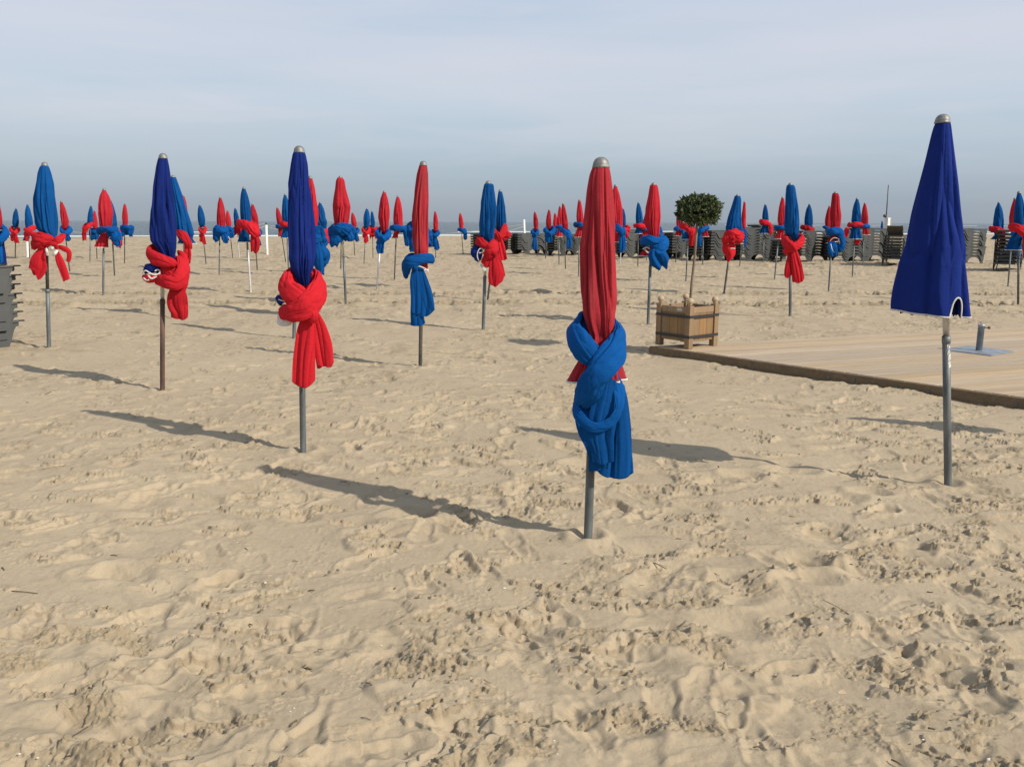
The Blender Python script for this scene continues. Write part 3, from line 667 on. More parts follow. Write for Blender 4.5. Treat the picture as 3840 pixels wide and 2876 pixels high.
# --- D: navy with red wrap at left
c = cr_((520, 840), .2414)
build_parasol('navy parasol on rust brown pole with bulky red wrap, white edged scrap at its left', (610, 575), (609, 1465),
    [(590, 595, 626, 15), (600, 591, 630), (625, 585, 635), (695, 574, 645), (766, 567, 653), (822, 561, 660), (869, 560, 664), (905, 565, 664), (935, 590, 662), (965, 608, 656), (1000, 622, 650)],
    cc='navy', sc='redsash', hero=True, seed=31, npl=7, A=.32, twist=.3, pole='rust', pr=.022, split=.87, topfold=.35,
    rolls=[(c([(400, 400, -.12, 70), (265, 370, -.06, 75), (165, 440, .02, 100), (230, 520, .09, 105), (380, 575, .13, 95), (520, 610, .13, 70), (590, 640, .1, 40)]), dict(th=.5, nf=3.6, A=.22)),
           (c([(620, 500, -.02, 60), (690, 610, .05, 90), (690, 740, .10, 110), (600, 880, .14, 130), (460, 900, .15, 118), (340, 880, .10, 95), (240, 880, .03, 60)]), dict(th=.5, nf=3.6, A=.2)),
           (c([(280, 520, -.06, 100), (450, 560, -.10, 130), (640, 620, -.06, 120)]), dict(th=.4)),
           (c([(300, 600, .0, 90), (400, 680, .05, 130), (520, 740, .07, 165), (620, 790, .05, 150), (680, 850, .02, 90)]), dict(th=.45, A=.3)),
           (c([(610, 420, -.06, 50), (690, 560, .0, 88), (700, 760, .04, 85), (680, 960, .05, 92), (660, 1040, .05, 80)]), dict(th=.5))],
    tails=[(c([(600, 1000, .08, 120), (600, 1120, .08, 165), (605, 1260, .07, 170), (630, 1380, .07, 150), (640, 1490, .06, 140)]), dict(th=.14, pleat=.18, nf=3.2, rag=.06))],
    extras=[('roll', c([(90, 740, -.02, 45), (160, 690, .06, 75), (260, 700, .08, 65), (320, 740, .05, 40)]), dict(th=.6, A=.35), 'navy', 'hem_fold'),
            ('roll', c([(60, 820, .0, 30), (130, 850, .06, 60), (230, 850, .08, 60), (290, 860, .04, 40)]), dict(th=.6, A=.35), 'redsash', 'hem_fold')],
    pipes=[(c([(55, 760, .10, 0), (110, 725, .12, 0), (170, 760, .13, 0), (240, 790, .13, 0), (300, 780, .12, 0), (335, 745, .11, 0), (300, 710, .11, 0), (250, 735, .12, 0)]), .006, 'white'),
           (c([(75, 840, .11, 0), (120, 875, .12, 0), (160, 870, .13, 0)]), .007, 'white'), (c([(150, 800, .12, 0), (200, 850, .13, 0), (280, 815, .12, 0)]), .008, 'white')])

# --- E: royal blue at far left
c = cr_((60, 860), .1448)
build_parasol('royal blue parasol at far left with red wrap tied in two hanging ends', (166, 608), (184, 1307),
    [(621, 155, 178, 11), (624, 150, 184), (649, 141, 193), (692, 134, 203), (748, 127, 212), (795, 126, 217), (833, 129, 219), (861, 136, 217), (880, 160, 215), (905, 190, 213)],
    cc='blue', sc='redsash', hero=True, seed=41, npl=7, A=.26, twist=.3, pole='grey', upper='dark', pr=.024, split=.75,
    rolls=[(c([(990, 260, .08, 50), (840, 250, .12, 120), (660, 270, .13, 200), (500, 350, .08, 190), (430, 450, -.01, 100)]), dict(th=.5, nf=3.4)),
           (c([(960, 330, .12, 60), (1080, 290, .12, 105), (1180, 220, .06, 110), (1200, 130, -.03, 70)]), dict(th=.6)),
           (c([(210, -20, -.02, 45), (300, 60, .03, 60), (430, 130, .06, 75), (560, 160, .06, 70)]), dict(th=.7)),
           (c([(780, 430, .13, 50), (900, 370, .16, 60), (1020, 400, .15, 60), (1070, 520, .12, 60)]), dict(th=.6)),
           (c([(1080, 450, .08, 50), (1240, 500, .09, 70), (1360, 570, .08, 65), (1380, 700, .07, 62), (1340, 850, .06, 60)]), dict(th=.5))],
    tails=[(c([(760, 420, .10, 60), (650, 600, .10, 140), (590, 800, .09, 235), (560, 980, .08, 270), (480, 1150, .07, 225)]), dict(th=.12, pleat=.12, nf=3, rag=.12)),
           (c([(1050, 560, .10, 55), (1120, 780, .10, 115), (1210, 1020, .09, 125), (1310, 1320, .08, 112)]), dict(th=.14, pleat=.16, nf=1.8, rag=.05))],
    extras=[('roll', c([(775, 490, .14, 30), (800, 570, .16, 34), (812, 690, .14, 34)]), dict(th=.35, A=.5), 'white', 'lining'), ('roll', c([(985, 400, .13, 20), (930, 490, .16, 32), (880, 560, .14, 20)]), dict(th=.35, A=.5), 'white', 'lining'),
            ('roll', c([(1080, 540, .13, 22), (1010, 630, .16, 36), (950, 700, .14, 22)]), dict(th=.35, A=.5), 'white', 'lining')])

# --- F: red with blue wrap, centre left
c = cr_((1440, 900), .2172)
build_parasol('slim red parasol with blue wrap and long blue tail, left of centre', (1587, 604), (1576, 1375),
    [(619, 1573, 1601, 13), (625, 1571, 1602), (654, 1563, 1606), (711, 1555, 1607), (772, 1550, 1608), (842, 1548, 1608), (889, 1547, 1608), (936, 1551, 1606), (960, 1554, 1604)],
    skirt=[(985, 1558, 1604), (1000, 1556, 1606), (1015, 1553, 1607)], cc='fadedred', sc='bluesash', hero=True, seed=51, npl=8, A=.28, twist=-.5, pole='dark', pr=.021, split=.80, hemcurve=-.01,
    rolls=[(c([(850, 360, -.04, 60), (800, 325, .05, 82), (660, 330, .12, 92), (500, 375, .14, 105), (400, 430, .11, 108), (370, 540, .06, 92), (385, 640, -.02, 70)]), dict(th=.6, A=.12, nf=2.6)),
           (c([(500, 250, -.10, 50), (440, 300, -.03, 60), (380, 400, .02, 60)]), dict(th=.6)),
           (c([(520, 400, .15, 40), (530, 470, .15, 45), (560, 520, .13, 40)]), dict(th=.6))],
    tails=[(c([(530, 480, .12, 45), (540, 700, .12, 92), (550, 980, .11, 92), (545, 1290, .10, 88)]), dict(th=.12, pleat=.15, nf=2.0, rag=.03)),
           (c([(610, 480, .10, 60), (660, 760, .10, 120), (700, 1040, .09, 160), (715, 1300, .08, 165)]), dict(th=.12, pleat=.16, nf=3.4, rag=.08)),
           (c([(560, 1000, .08, 90), (570, 1280, .08, 115), (590, 1480, .07, 130)]), dict(th=.12, pleat=.2, nf=2.5, rag=.04))],
    pipes=[(c([(545, 455, .135, 0), (620, 458, .135, 0), (700, 492, .12, 0), (752, 530, .10, 0), (772, 580, .07, 0)]), .006, 'white')])

# --- G: royal blue with red knot right of centre
c = cr_((1740, 840), .181)
build_parasol('royal blue parasol with big red knot and curled white edging in front of lounger stacks', (1829, 678), (1812, 1238),
    [(689, 1819, 1843, 11), (691, 1816, 1851), (725, 1809, 1856), (762, 1802, 1860), (800, 1799, 1862), (842, 1797, 1860), (880, 1798, 1854), (900, 1812, 1850), (915, 1822, 1846)],
    cc='blue', sc='redsash', hero=True, seed=61, npl=9, A=.24, twist=.3, pole='grey', pr=.025, split=.8,
    rolls=[(c([(320, 280, -.06, 60), (290, 350, .03, 85), (380, 410, .10, 92), (480, 450, .13, 60), (540, 480, .1, 40)]), dict(th=.6, nf=3.5)),
           (c([(600, 330, -.03, 50), (640, 400, .06, 90), (600, 500, .14, 118), (520, 600, .15, 105), (450, 680, .12, 90)]), dict(th=.55, nf=3.2)),
           (c([(560, 560, .17, 40), (630, 590, .18, 45), (680, 660, .15, 40)]), dict(th=.7))],
    tails=[(c([(560, 560, .12, 55), (500, 700, .12, 105), (455, 820, .11, 108), (440, 900, .10, 95)]), dict(th=.14, pleat=.16, nf=2.2, rag=.08)),
           (c([(620, 580, .12, 60), (640, 800, .12, 115), (665, 1040, .11, 165), (640, 1290, .10, 140)]), dict(th=.14, pleat=.18, nf=3.0, rag=.08)),
           (c([(690, 640, .10, 40), (740, 850, .10, 66), (800, 1110, .09, 68)]), dict(th=.14, pleat=.2, nf=1.6, rag=.03))],
    extras=[('roll', c([(300, 470, -.01, 70), (260, 580, .06, 110), (290, 700, .07, 85), (330, 760, .03, 40)]), dict(A=.3), 'navy', 'hem_fold'),
            ('roll', c([(340, 830, .04, 18), (390, 900, .1, 26), (450, 970, .1, 30)]), dict(th=.25), 'white', 'lining')],
    pipes=[(c([(330, 780, .10, 0), (285, 720, .12, 0), (275, 620, .13, 0), (310, 530, .13, 0), (370, 510, .12, 0), (390, 560, .11, 0), (350, 600, .12, 0), (310, 600, .13, 0)]), .008, 'white')])

# --- generic wraps for the rest
def wrap(style, x0, y0, x1, y1, k, tail=0, ty=None, seed=0):
    """returns rolls, tails for a cloth filling the box; k = metres per pixel"""
    rg = random.Random(seed); W = x1 - x0; H = y1 - y0; cx = (x0 + x1) / 2; cy = y0 + .45 * H; D = .5 * W * k
    rolls = []; tails = []
    j = lambda s: rg.uniform(-s, s)
    if style == 'ring':
        R = W * .5 * .86; hw = min(H * .45, W * .19); tl = j(.18) * H + tail * .15 * H
        pts = []
        for i in range(12):
            a = 2 * math.pi * i / 12
            pts.append((cx + R * math.cos(a), y0 + H * .5 + tl * math.cos(a) - .12 * H * math.sin(a), D * .95 * math.sin(a), hw * rg.uniform(.7, 1.2)))
        rolls.append((pts, dict(closed=True, ends=False, th=.7, A=.30, nf=2.5, tw=3)))
        if ty:
            tx = cx + tail * W * .42
            rolls.append(([(tx - tail * W * .1, y0 + H * .4, D * .5, W * .12), (tx, y0 + H, D * .6, W * .17), (tx + tail * W * .06, y0 + H + (ty - y0 - H) * .45, D * .55, W * .17)], dict(th=.7)))
            tails.append(([(tx, y0 + H * .8, D * .55, W * .10), (tx + tail * W * .06, (y0 + H + ty) / 2, D * .6, W * .19), (tx + tail * W * .10, ty, D * .5, W * .17)], dict(th=.3, pleat=.3, nf=2.2, rag=.12)))
    elif style == 'knot':
        rolls += [([(cx - .05 * W, y0 + .02 * H, -D * .6, .12 * W), (x0 + .16 * W, y0 + .24 * H, D * .2, .15 * W), (x0 + .28 * W, y0 + .45 * H, D * .85, .17 * W), (cx, cy + .12 * H, D * 1.1, .13 * W)], dict(th=.7)),
                  ([(cx + .05 * W, y0 + .02 * H, -D * .6, .12 * W), (x1 - .16 * W, y0 + .22 * H, D * .2, .16 * W), (x1 - .26 * W, y0 + .45 * H, D * .85, .18 * W), (cx - .02 * W, cy + .2 * H, D * 1.15, .16 * W), (x0 + .25 * W, y0 + .78 * H, D * .8, .15 * W), (x0 + .22 * W, y0 + .9 * H, D * .3, .10 * W)], dict(th=.7)),
                  ([(x0 + .2 * W, y0 + .3 * H, -D * .3, .14 * W), (cx, y0 + .35 * H, -D * .8, .16 * W), (x1 - .2 * W, y0 + .3 * H, -D * .3, .14 * W)], dict(th=.8)),
                  ([(cx - .1 * W, cy, D * 1.2, .09 * W), (cx + .03 * W, cy + .12 * H, D * 1.35, .11 * W), (cx + .1 * W, cy + .3 * H, D * 1.1, .09 * W)], dict(th=.8))]
        tb = ty or y1
        tails.append(([(cx, cy + .1 * H, D * 1.0, .11 * W), (cx + tail * .12 * W, (cy + tb) / 2, D * 1.05, .21 * W), (cx + tail * .22 * W, tb, D * .9, .25 * W)], dict(th=.2, pleat=.28, nf=2.8, rag=.08)))
        if rg.random() < .6: tails.append(([(cx - .05 * W, cy + .15 * H, D * .8, .09 * W), (cx - .16 * W, cy + (tb - cy) * .6, D * .9, .17 * W), (cx - .2 * W, cy + (tb - cy) * .85, D * .8, .17 * W)], dict(th=.2, pleat=.28, nf=2.2, rag=.1)))
    elif style == 'bundle':
        n = 5
        for i in range(n):
            a0 = i * 2 * math.pi / n + j(.4); pts = []
            yy = y0 + H * (.22 + .5 * rg.random())
            for q in range(4):
                a = a0 + q * .6; pts.append((cx + .34 * W * math.cos(a) + j(.03) * W, yy + H * .09 * q * rg.choice([-1, 1]), D * .75 * math.sin(a), W * .19 * rg.uniform(.8, 1.15)))
            rolls.append((pts, dict(th=.8, A=.48)))
        rolls.append(([(x0 + .14 * W, y0 + .32 * H, D * .2, .13 * W), (cx - .15 * W, y0 + .28 * H, D * .95, .17 * W), (cx + .15 * W, y0 + .30 * H, D * .95, .17 * W), (x1 - .14 * W, y0 + .35 * H, D * .2, .14 * W)], dict(th=.7, A=.45)))
        tb = ty or y1
        tails.append(([(cx + tail * .1 * W, y0 + .4 * H, D * .9, .16 * W), (cx + tail * .22 * W, (y0 + .4 * H + tb) / 2, D * .95, .2 * W), (cx + tail * .3 * W, tb, D * .8, .15 * W)], dict(th=.35, pleat=.3, nf=2.2, rag=.2)))
        tails.append(([(cx - tail * .2 * W, y0 + .4 * H, D * .7, .16 * W), (cx - tail * .28 * W, y0 + .7 * H, D * .8, .17 * W), (cx - tail * .26 * W, y0 + .92 * H, D * .7, .12 * W)], dict(th=.4, pleat=.3, nf=2, rag=.2)))
    elif style == 'drape':     # sash slung diagonally, tail at one side
        s = tail or 1
        rolls += [([(cx - s * .46 * W, y0 + .14 * H, -.3 * D, .12 * W), (cx - s * .36 * W, y0 + .14 * H, .4 * D, .16 * W), (cx, y0 + .26 * H, 1.0 * D, .19 * W), (cx + s * .26 * W, y0 + .5 * H, .9 * D, .2 * W), (cx + s * .34 * W, y0 + .72 * H, .5 * D, .15 * W)], dict(th=.6, A=.38)),
                  ([(cx - s * .3 * W, y0 + .1 * H, -.5 * D, .13 * W), (cx + s * .1 * W, y0 + .16 * H, -.8 * D, .15 * W), (cx + s * .35 * W, y0 + .4 * H, -.2 * D, .15 * W)], dict(th=.8))]
        tb = ty or y1
        tails.append(([(cx + s * .2 * W, y0 + .45 * H, D * .8, .14 * W), (cx + s * .26 * W, (y0 + .45 * H + tb) / 2, D * .8, .2 * W), (cx + s * .24 * W, tb, D * .7, .17 * W)], dict(th=.3, pleat=.3, nf=2.2, rag=.12)))
    return rolls, tails

def simple(label, tip, base, wide, tie, col, style, box, tail=1, ty=None, hem=None, pole='dark', upper='grey', seed=0, rows=None, pr=.019, extra=(), split=None, pipes=()):
    """wide = (y, xl, xr) at the widest; tie = (y, xl, xr) where the cloth is bound; box = wrap extents"""
    P = Para(tip, base); k = P.k; cp = .036 / k
    y0 = tip[1] + cp * 1.05
    if rows is None:
        h = wide[0] - y0; cxw = (wide[1] + wide[2]) / 2; ww = (wide[2] - wide[1]) / 2; tx = tip[0]
        rows = [(y0, tx - cp, tx + cp), (y0 + .05 * h, tx - cp * 1.25, tx + cp * 1.25)]
        for f, g in ((.25, .62), (.5, .82), (.75, .95), (1, 1)):
            cxx = tx + (cxw - tx) * f; q = max(cp * 1.3, ww * g); rows.append((y0 + h * f, cxx - q, cxx + q))
        if tie[0] > wide[0] + 3: rows.append((tie[0], tie[1], tie[2]))
    else: rows = [(y0, rows[0][1], rows[0][2])] + list(rows)
    last = rows[-1]; cxl = (last[1] + last[2]) / 2; wl = (last[2] - last[1]) / 2
    skirt = None
    if hem:
        nb = (last[1] + last[2]) / 2
        mid = (hem[0] + last[0]) / 2
        ns = wl * .8
        skirt = [(last[0] + (hem[0] - last[0]) * .25, nb - ns, nb + ns), (last[0] + (hem[0] - last[0]) * .65, nb + (hem[1] - nb) * .75, nb + (hem[2] - nb) * .75), hem]
    else: rows.append((last[0] + max(4, .03 / k), cxl - wl * .45, cxl + wl * .45))
    sash = 'redsash' if col in ('blue', 'navy') else 'bluesash'
    rl, tl = wrap(style, *box, k, tail, ty, seed)
    return build_parasol(label, tip, base, rows, skirt, col, sash, rl, tl, pole, upper, hero=False, seed=seed, npl=8 + seed % 3, A=.26, twist=((seed % 5) - 2) * .2, pr=pr, extras=extra, split=split, pipes=pipes)

S = simple
# far left group
S('red parasol with blue wrap cut by the left picture edge', (-6, 765), (-12, 1065), (840, -24, 10), (858, -20, 8), 'red', 'knot', (-46, 842, 36, 945), 0, 995, seed=101, extra=[('tail', [(0, 905, .1, 18), (4, 950, .1, 20), (6, 995, .08, 22)], dict(th=.4), 'navy', 'hem_fold')])
S('small far blue parasol with red wrap, second from the left edge', (60, 780), (57, 970), (836, 45, 71), (852, 48, 68), 'blue', 'knot', (32, 848, 76, 892), 1, 911, seed=102)
S('small blue parasol with diagonal red roll in front of the white post at left', (103, 765), (111, 972), (838, 93, 124), (858, 97, 122), 'blue', 'drape', (86, 846, 138, 900), -1, 905, hem=(903, 83, 112), seed=103)
S('far red parasol with blue knot just right of the big royal blue one', (230, 753), (262, 1022), (830, 228, 258), (858, 232, 255), 'red', 'knot', (220, 845, 272, 898), 1, 905, seed=105)
S('far blue parasol with red loop, left of the medium red one', (341, 770), (337, 982), (828, 327, 350), (838, 328, 348), 'blue', 'drape', (304, 832, 352, 905), -1, 902, seed=106, pole='grey')
S('small red parasol half hidden behind the medium red one', (354, 788), (364, 972), (845, 348, 368), (856, 349, 367), 'red', 'bundle', (334, 855, 374, 905), 1, 900, seed=107)
S('medium red parasol with thick blue wrap over a white edged red hem', (390, 706), (387, 1109), (800, 366, 424), (860, 374, 418), 'red', 'ring', (362, 848, 440, 884), 1, 925, hem=(928, 352, 412), seed=108, pole='grey', pr=.022, extra=[('roll', [(405, 870, .1, 14), (432, 880, .13, 22), (440, 905, .1, 18)], dict(A=.4), 'bluesash', 'wrap_bulge')])
S('blue parasol leaning behind the medium red one at left', (413, 748), (430, 1038), (838, 404, 440), (850, 408, 440), 'blue', 'bundle', (420, 850, 458, 925), 1, 930, seed=109)
S('slim far red parasol with blue wrap, alone left of the navy one', (468, 763), (467, 989), (820, 457, 480), (848, 460, 479), 'red', 'bundle', (450, 842, 502, 890), 1, 886, seed=110)
# behind the left navy parasol
S('royal blue parasol flaring behind the left navy one with white edged hem', (648, 657), (655, 1190), (880, 662, 730), (880, 662, 730), 'blue', 'drape', (650, 852, 722, 975), 1, 990, hem=(914, 668, 741), seed=111, pr=.022,
  rows=[(667, 638, 660), (674, 636, 663), (720, 640, 680), (780, 648, 701), (840, 655, 719), (880, 660, 731)])
S('red parasol nearly hidden, its tip peeking beside the blue one behind the left navy parasol', (688, 732), (690, 1010), (820, 672, 705), (850, 676, 702), 'red', 'bundle', (664, 848, 716, 905), 1, None, seed=112)
S('small blue parasol with red knot and short tail right of the left navy one', (749, 767), (773, 991), (825, 742, 770), (846, 746, 769), 'blue', 'knot', (742, 844, 776, 895), 1, 917, seed=113)
S('red parasol with puffy blue wrap and white scrap, left of a royal blue one', (826, 738), (822, 1031), (825, 813, 848), (855, 816, 846), 'red', 'bundle', (798, 850, 860, 910), 1, 912, seed=114, pole='grey',
  pipes=[([(855, 888, .1, 0), (865, 898, .1, 0), (875, 893, .1, 0)], .012, 'white')])
S('small far red parasol directly right of the red one with puffy wrap', (853, 788), (873, 968), (838, 847, 868), (848, 849, 867), 'red', 'bundle', (843, 845, 880, 892), 1, None, seed=115)
S('small far blue parasol between the red and the royal blue one', (882, 779), (898, 967), (828, 877, 898), (848, 879, 897), 'blue', 'bundle', (874, 843, 908, 885), 1, 895, seed=116, pole='pale', upper='pale')
S('blue parasol on a whitish pole with red sash slung over its white edged hem', (914, 701), (940, 1095), (800, 901, 943), (838, 905, 943), 'blue', 'drape', (886, 826, 980, 918), 1, 947, hem=(908, 891, 942), seed=117, pole='pale', upper='grey', pr=.022)
S('red parasol just right of the blue one on a whitish pole', (947, 763), (965, 1015), (838, 940, 971), (862, 944, 968), 'red', 'knot', (940, 856, 984, 905), 1, 924, seed=118)
S('red parasol hidden behind the blue one on the whitish pole', (923, 775), (927, 969), (830, 912, 935), (848, 914, 934), 'red', 'bundle', (905, 846, 938, 890), 1, None, seed=119)
# around the central navy parasol
S('blue parasol left behind the tall navy one, white edged hem below a red wrap', (1069, 727), (1083, 1030), (815, 1057, 1092), (835, 1060, 1090), 'blue', 'ring', (1052, 832, 1098, 858), 1, None, hem=(893, 1053, 1090), seed=120, pole='grey')
S('small red parasol leaning left of the tall navy one', (1040, 777), (1072, 985), (828, 1037, 1060), (845, 1040, 1060), 'red', 'ring', (1035, 840, 1070, 860), 1, None, hem=(888, 1042, 1064), seed=121)
S('parasol hidden behind the tall navy one, only its thick pole showing', (1112, 655), (1103, 1264), (800, 1092, 1142), (880, 1095, 1140), 'blue', 'bundle', (1090, 880, 1160, 950), 1, None, seed=122, pr=.026, pole='grey', upper='grey')
S('red parasol behind the tall navy one with crumpled blue wrap at its right', (1163, 660), (1160, 1180), (810, 1140, 1193), (850, 1145, 1190), 'red', 'bundle', (1125, 850, 1222, 1010), 1, 1040, seed=123, pr=.022,
  extra=[('roll', [(1180, 930, .1, 24), (1204, 955, .12, 28), (1190, 1000, .08, 26)], dict(A=.4), 'bluesash', 'wrap_bulge')])
S('blue parasol with red sash hanging right behind the tall navy one', (1200, 757), (1194, 1024), (838, 1188, 1226), (862, 1192, 1223), 'blue', 'bundle', (1182, 858, 1242, 905), 1, 914, seed=124)
S('wide bulging red parasol with bulky blue wrap right of the tall navy one', (1274, 660), (1297, 1141), (850, 1255, 1306), (850, 1255, 1306), 'red', 'bundle', (1228, 843, 1334, 912), -1, 922, seed=125, pole='grey', upper='steel', pr=.024, split=.95,
  rows=[(669, 1265, 1286), (676, 1260, 1292), (710, 1256, 1297), (745, 1251, 1308), (775, 1249, 1317), (810, 1250, 1312), (845, 1254, 1306)],
  extra=[('roll', [(1240, 872, .08, 16), (1275, 862, .14, 22), (1310, 858, .12, 18), (1328, 875, .04, 14)], dict(A=.35), 'bluesash', 'wrap_bulge')])
S('parasol standing right behind the wide red one, only a thin pole showing', (1282, 745), (1278, 1010), (820, 1268, 1300), (850, 1270, 1298), 'blue', 'bundle', (1262, 850, 1306, 900), 1, None, seed=126)
S('small far red parasol right of the wide bulging red one', (1322, 796), (1330, 960), (838, 1317, 1338), (856, 1319, 1336), 'red', 'knot', (1318, 855, 1350, 885), 1, 906, seed=127)
S('far blue parasol with red wrap, left one of a close pair', (1376, 780), (1365, 990), (828, 1362, 1388), (852, 1365, 1386), 'blue', 'knot', (1354, 848, 1392, 895), 0, 912, seed=128, pole='grey')
S('far blue parasol with red wrap, right and smaller one of a close pair', (1395, 791), (1399, 970), (835, 1389, 1406), (850, 1390, 1405), 'blue', 'bundle', (1383, 846, 1420, 895), 1, None, seed=129, pole='grey')
S('red parasol with pointed blue wrap on a bright thin pole', (1441, 715), (1413, 1087), (815, 1418, 1462), (868, 1430, 1456), 'red', 'knot', (1402, 854, 1470, 925), -1, 950, seed=130, pole='steel', upper='steel', pr=.02)
S('red parasol with arched blue wrap left of the slim near red one', (1492, 734), (1479, 1048), (820, 1475, 1511), (850, 1477, 1511), 'red', 'ring', (1464, 846, 1528, 870), 1, 920, hem=(894, 1468, 1492), seed=131)
S('red parasol behind the slim near red one, its left side peeking out', (1562, 730), (1558, 1080), (835, 1543, 1580), (860, 1546, 1578), 'red', 'bundle', (1528, 852, 1618, 930), -1, 942, seed=132)
S('small far red parasol with long blue tail right of the slim near red one', (1632, 791), (1634, 968), (840, 1625, 1644), (866, 1626, 1643), 'red', 'knot', (1608, 862, 1652, 900), 1, 937, seed=133)
S('lone small far red parasol with blue loop before the open sea', (1726, 798), (1737, 955), (838, 1720, 1738), (858, 1722, 1737), 'red', 'drape', (1716, 856, 1754, 892), 1, 900, seed=134)
S('royal blue parasol leaning right behind the one with the big red knot', (1876, 711), (1829, 1125), (830, 1862, 1901), (868, 1866, 1898), 'blue', 'knot', (1832, 825, 1905, 930), 1, 975, seed=135, pole='dark', pr=.021,
  extra=[('roll', [(1880, 900, .05, 10), (1902, 880, .08, 13), (1915, 885, .06, 10)], dict(A=.4), 'redsash', 'wrap_bulge'), ('roll', [(1862, 950, .08, 8), (1870, 962, .1, 10), (1876, 975, .08, 8)], dict(), 'navy', 'hem_fold')])
# right of the rope post
S('far red parasol with straight blue tail before the left lounger stacks', (2006, 793), (2018, 962), (838, 2000, 2019), (860, 2002, 2017), 'red', 'knot', (1989, 858, 2024, 895), 0, 938, seed=136)
S('far red parasol with wide V shaped blue wrap', (2059, 785), (2045, 975), (838, 2047, 2068), (856, 2050, 2066), 'red', 'knot', (2036, 850, 2086, 895), 0, 910, seed=137)
S('smallest red parasol of the cluster of four left of the nearest one', (2082, 798), (2096, 968), (840, 2074, 2092), (856, 2076, 2090), 'red', 'bundle', (2070, 854, 2096, 880), 1, None, seed=138)
S('red parasol with blue ring and flared red hem in the cluster of four', (2100, 772), (2096, 997), (835, 2089, 2111), (848, 2091, 2110), 'red', 'ring', (2084, 844, 2112, 860), 1, None, hem=(888, 2084, 2110), seed=139, pole='grey')
S('rightmost red parasol in the cluster of four with blue tail at its right', (2112, 762), (2121, 1010), (840, 2107, 2131), (858, 2109, 2130), 'red', 'drape', (2098, 856, 2146, 915), 1, 932, seed=140)
S('red parasol with blue ring left of the nearest one, white edged hem', (2173, 748), (2170, 1033), (825, 2163, 2190), (838, 2165, 2190), 'red', 'ring', (2153, 834, 2200, 856), 1, None, hem=(890, 2153, 2192), seed=141, pole='grey')
S('red parasol right behind the nearest one, blue cloth over its white hem', (2308, 692), (2303, 1110), (820, 2290, 2336), (850, 2292, 2336), 'red', 'drape', (2285, 842, 2350, 900), 1, 945, hem=(908, 2290, 2347), seed=142, pr=.021)
S('blue parasol peeking from behind the red one beside the nearest parasol', (2336, 780), (2326, 988), (836, 2322, 2347), (850, 2325, 2346), 'blue', 'bundle', (2318, 850, 2362, 890), 1, None, seed=143, pole='pale')
S('far blue parasol with tilted red ring left of the medium red one', (2394, 758), (2392, 1003), (832, 2384, 2412), (842, 2386, 2410), 'blue', 'ring', (2377, 838, 2418, 860), 1, None, hem=(877, 2379, 2410), seed=144)
S('small red parasol mostly hidden behind the medium red one beside the bay tree', (2428, 790), (2424, 975), (840, 2410, 2440), (856, 2412, 2436), 'red', 'ring', (2404, 854, 2440, 872), 1, None, hem=(898, 2396, 2436), seed=145)
S('medium red parasol with blue roll and crumpled blue tail left of the planter', (2451, 685), (2430, 1217), (815, 2420, 2479), (890, 2438, 2470), 'red', 'ring', (2402, 888, 2494, 922), 1, None, hem=(960, 2398, 2446), seed=146, pole='grey', upper='dark', pr=.024, split=.92,
  rows=[(693, 2439, 2463), (700, 2436, 2467), (740, 2429, 2473), (780, 2421, 2477), (815, 2419, 2479), (850, 2424, 2476), (885, 2434, 2473), (905, 2444, 2468)],
  extra=[('roll', [(2406, 900, .04, 15), (2436, 902, .12, 17), (2462, 920, .14, 15), (2478, 930, .12, 10)], dict(A=.12), 'bluesash', 'wrap_roll'),
         ('roll', [(2478, 890, .02, 12), (2490, 905, .08, 20), (2478, 930, .13, 22), (2458, 950, .13, 22)], dict(A=.25), 'bluesash', 'wrap_roll'),
         ('tail', [(2468, 925, .12, 14), (2462, 950, .13, 32), (2474, 980, .12, 36), (2482, 1004, .1, 26)], dict(th=.3, pleat=.35, nf=3.4, rag=.35), 'bluesash', 'wrap_tail')],
  pipes=[([(2410, 935, .12, 0), (2424, 928, .13, 0), (2436, 933, .13, 0)], .007, 'white'), ([(2418, 935, .12, 0), (2430, 948, .13, 0), (2440, 938, .13, 0)], .009, 'white')])
S('parasol hidden behind the medium red one, short bit of pole showing', (2466, 775), (2471, 1021), (830, 2452, 2476), (850, 2454, 2474), 'red', 'bundle', (2450, 850, 2486, 900), 1, None, seed=147, pole='pale', upper='pale')
S('red parasol with blue ring, top hidden by the bay tree crown at left', (2549, 765), (2534, 985), (835, 2535, 2561), (850, 2537, 2560), 'red', 'ring', (2527, 850, 2566, 872), 1, 905, hem=(885, 2528, 2556), seed=148)
S('blue parasol behind the bay tree trunk, red wrap over white edged blue hem', (2588, 742), (2572, 1056), (825, 2568, 2608), (850, 2572, 2606), 'blue', 'drape', (2546, 838, 2614, 905), 1, 925, hem=(898, 2552, 2594), seed=149, pole='grey', upper='grey')
S('red parasol with blue wrap right of the bay tree trunk, top hidden by leaves', (2640, 765), (2635, 995), (835, 2624, 2656), (850, 2626, 2654), 'red', 'drape', (2612, 848, 2660, 895), -1, 925, hem=(888, 2630, 2660), seed=150, pole='grey')
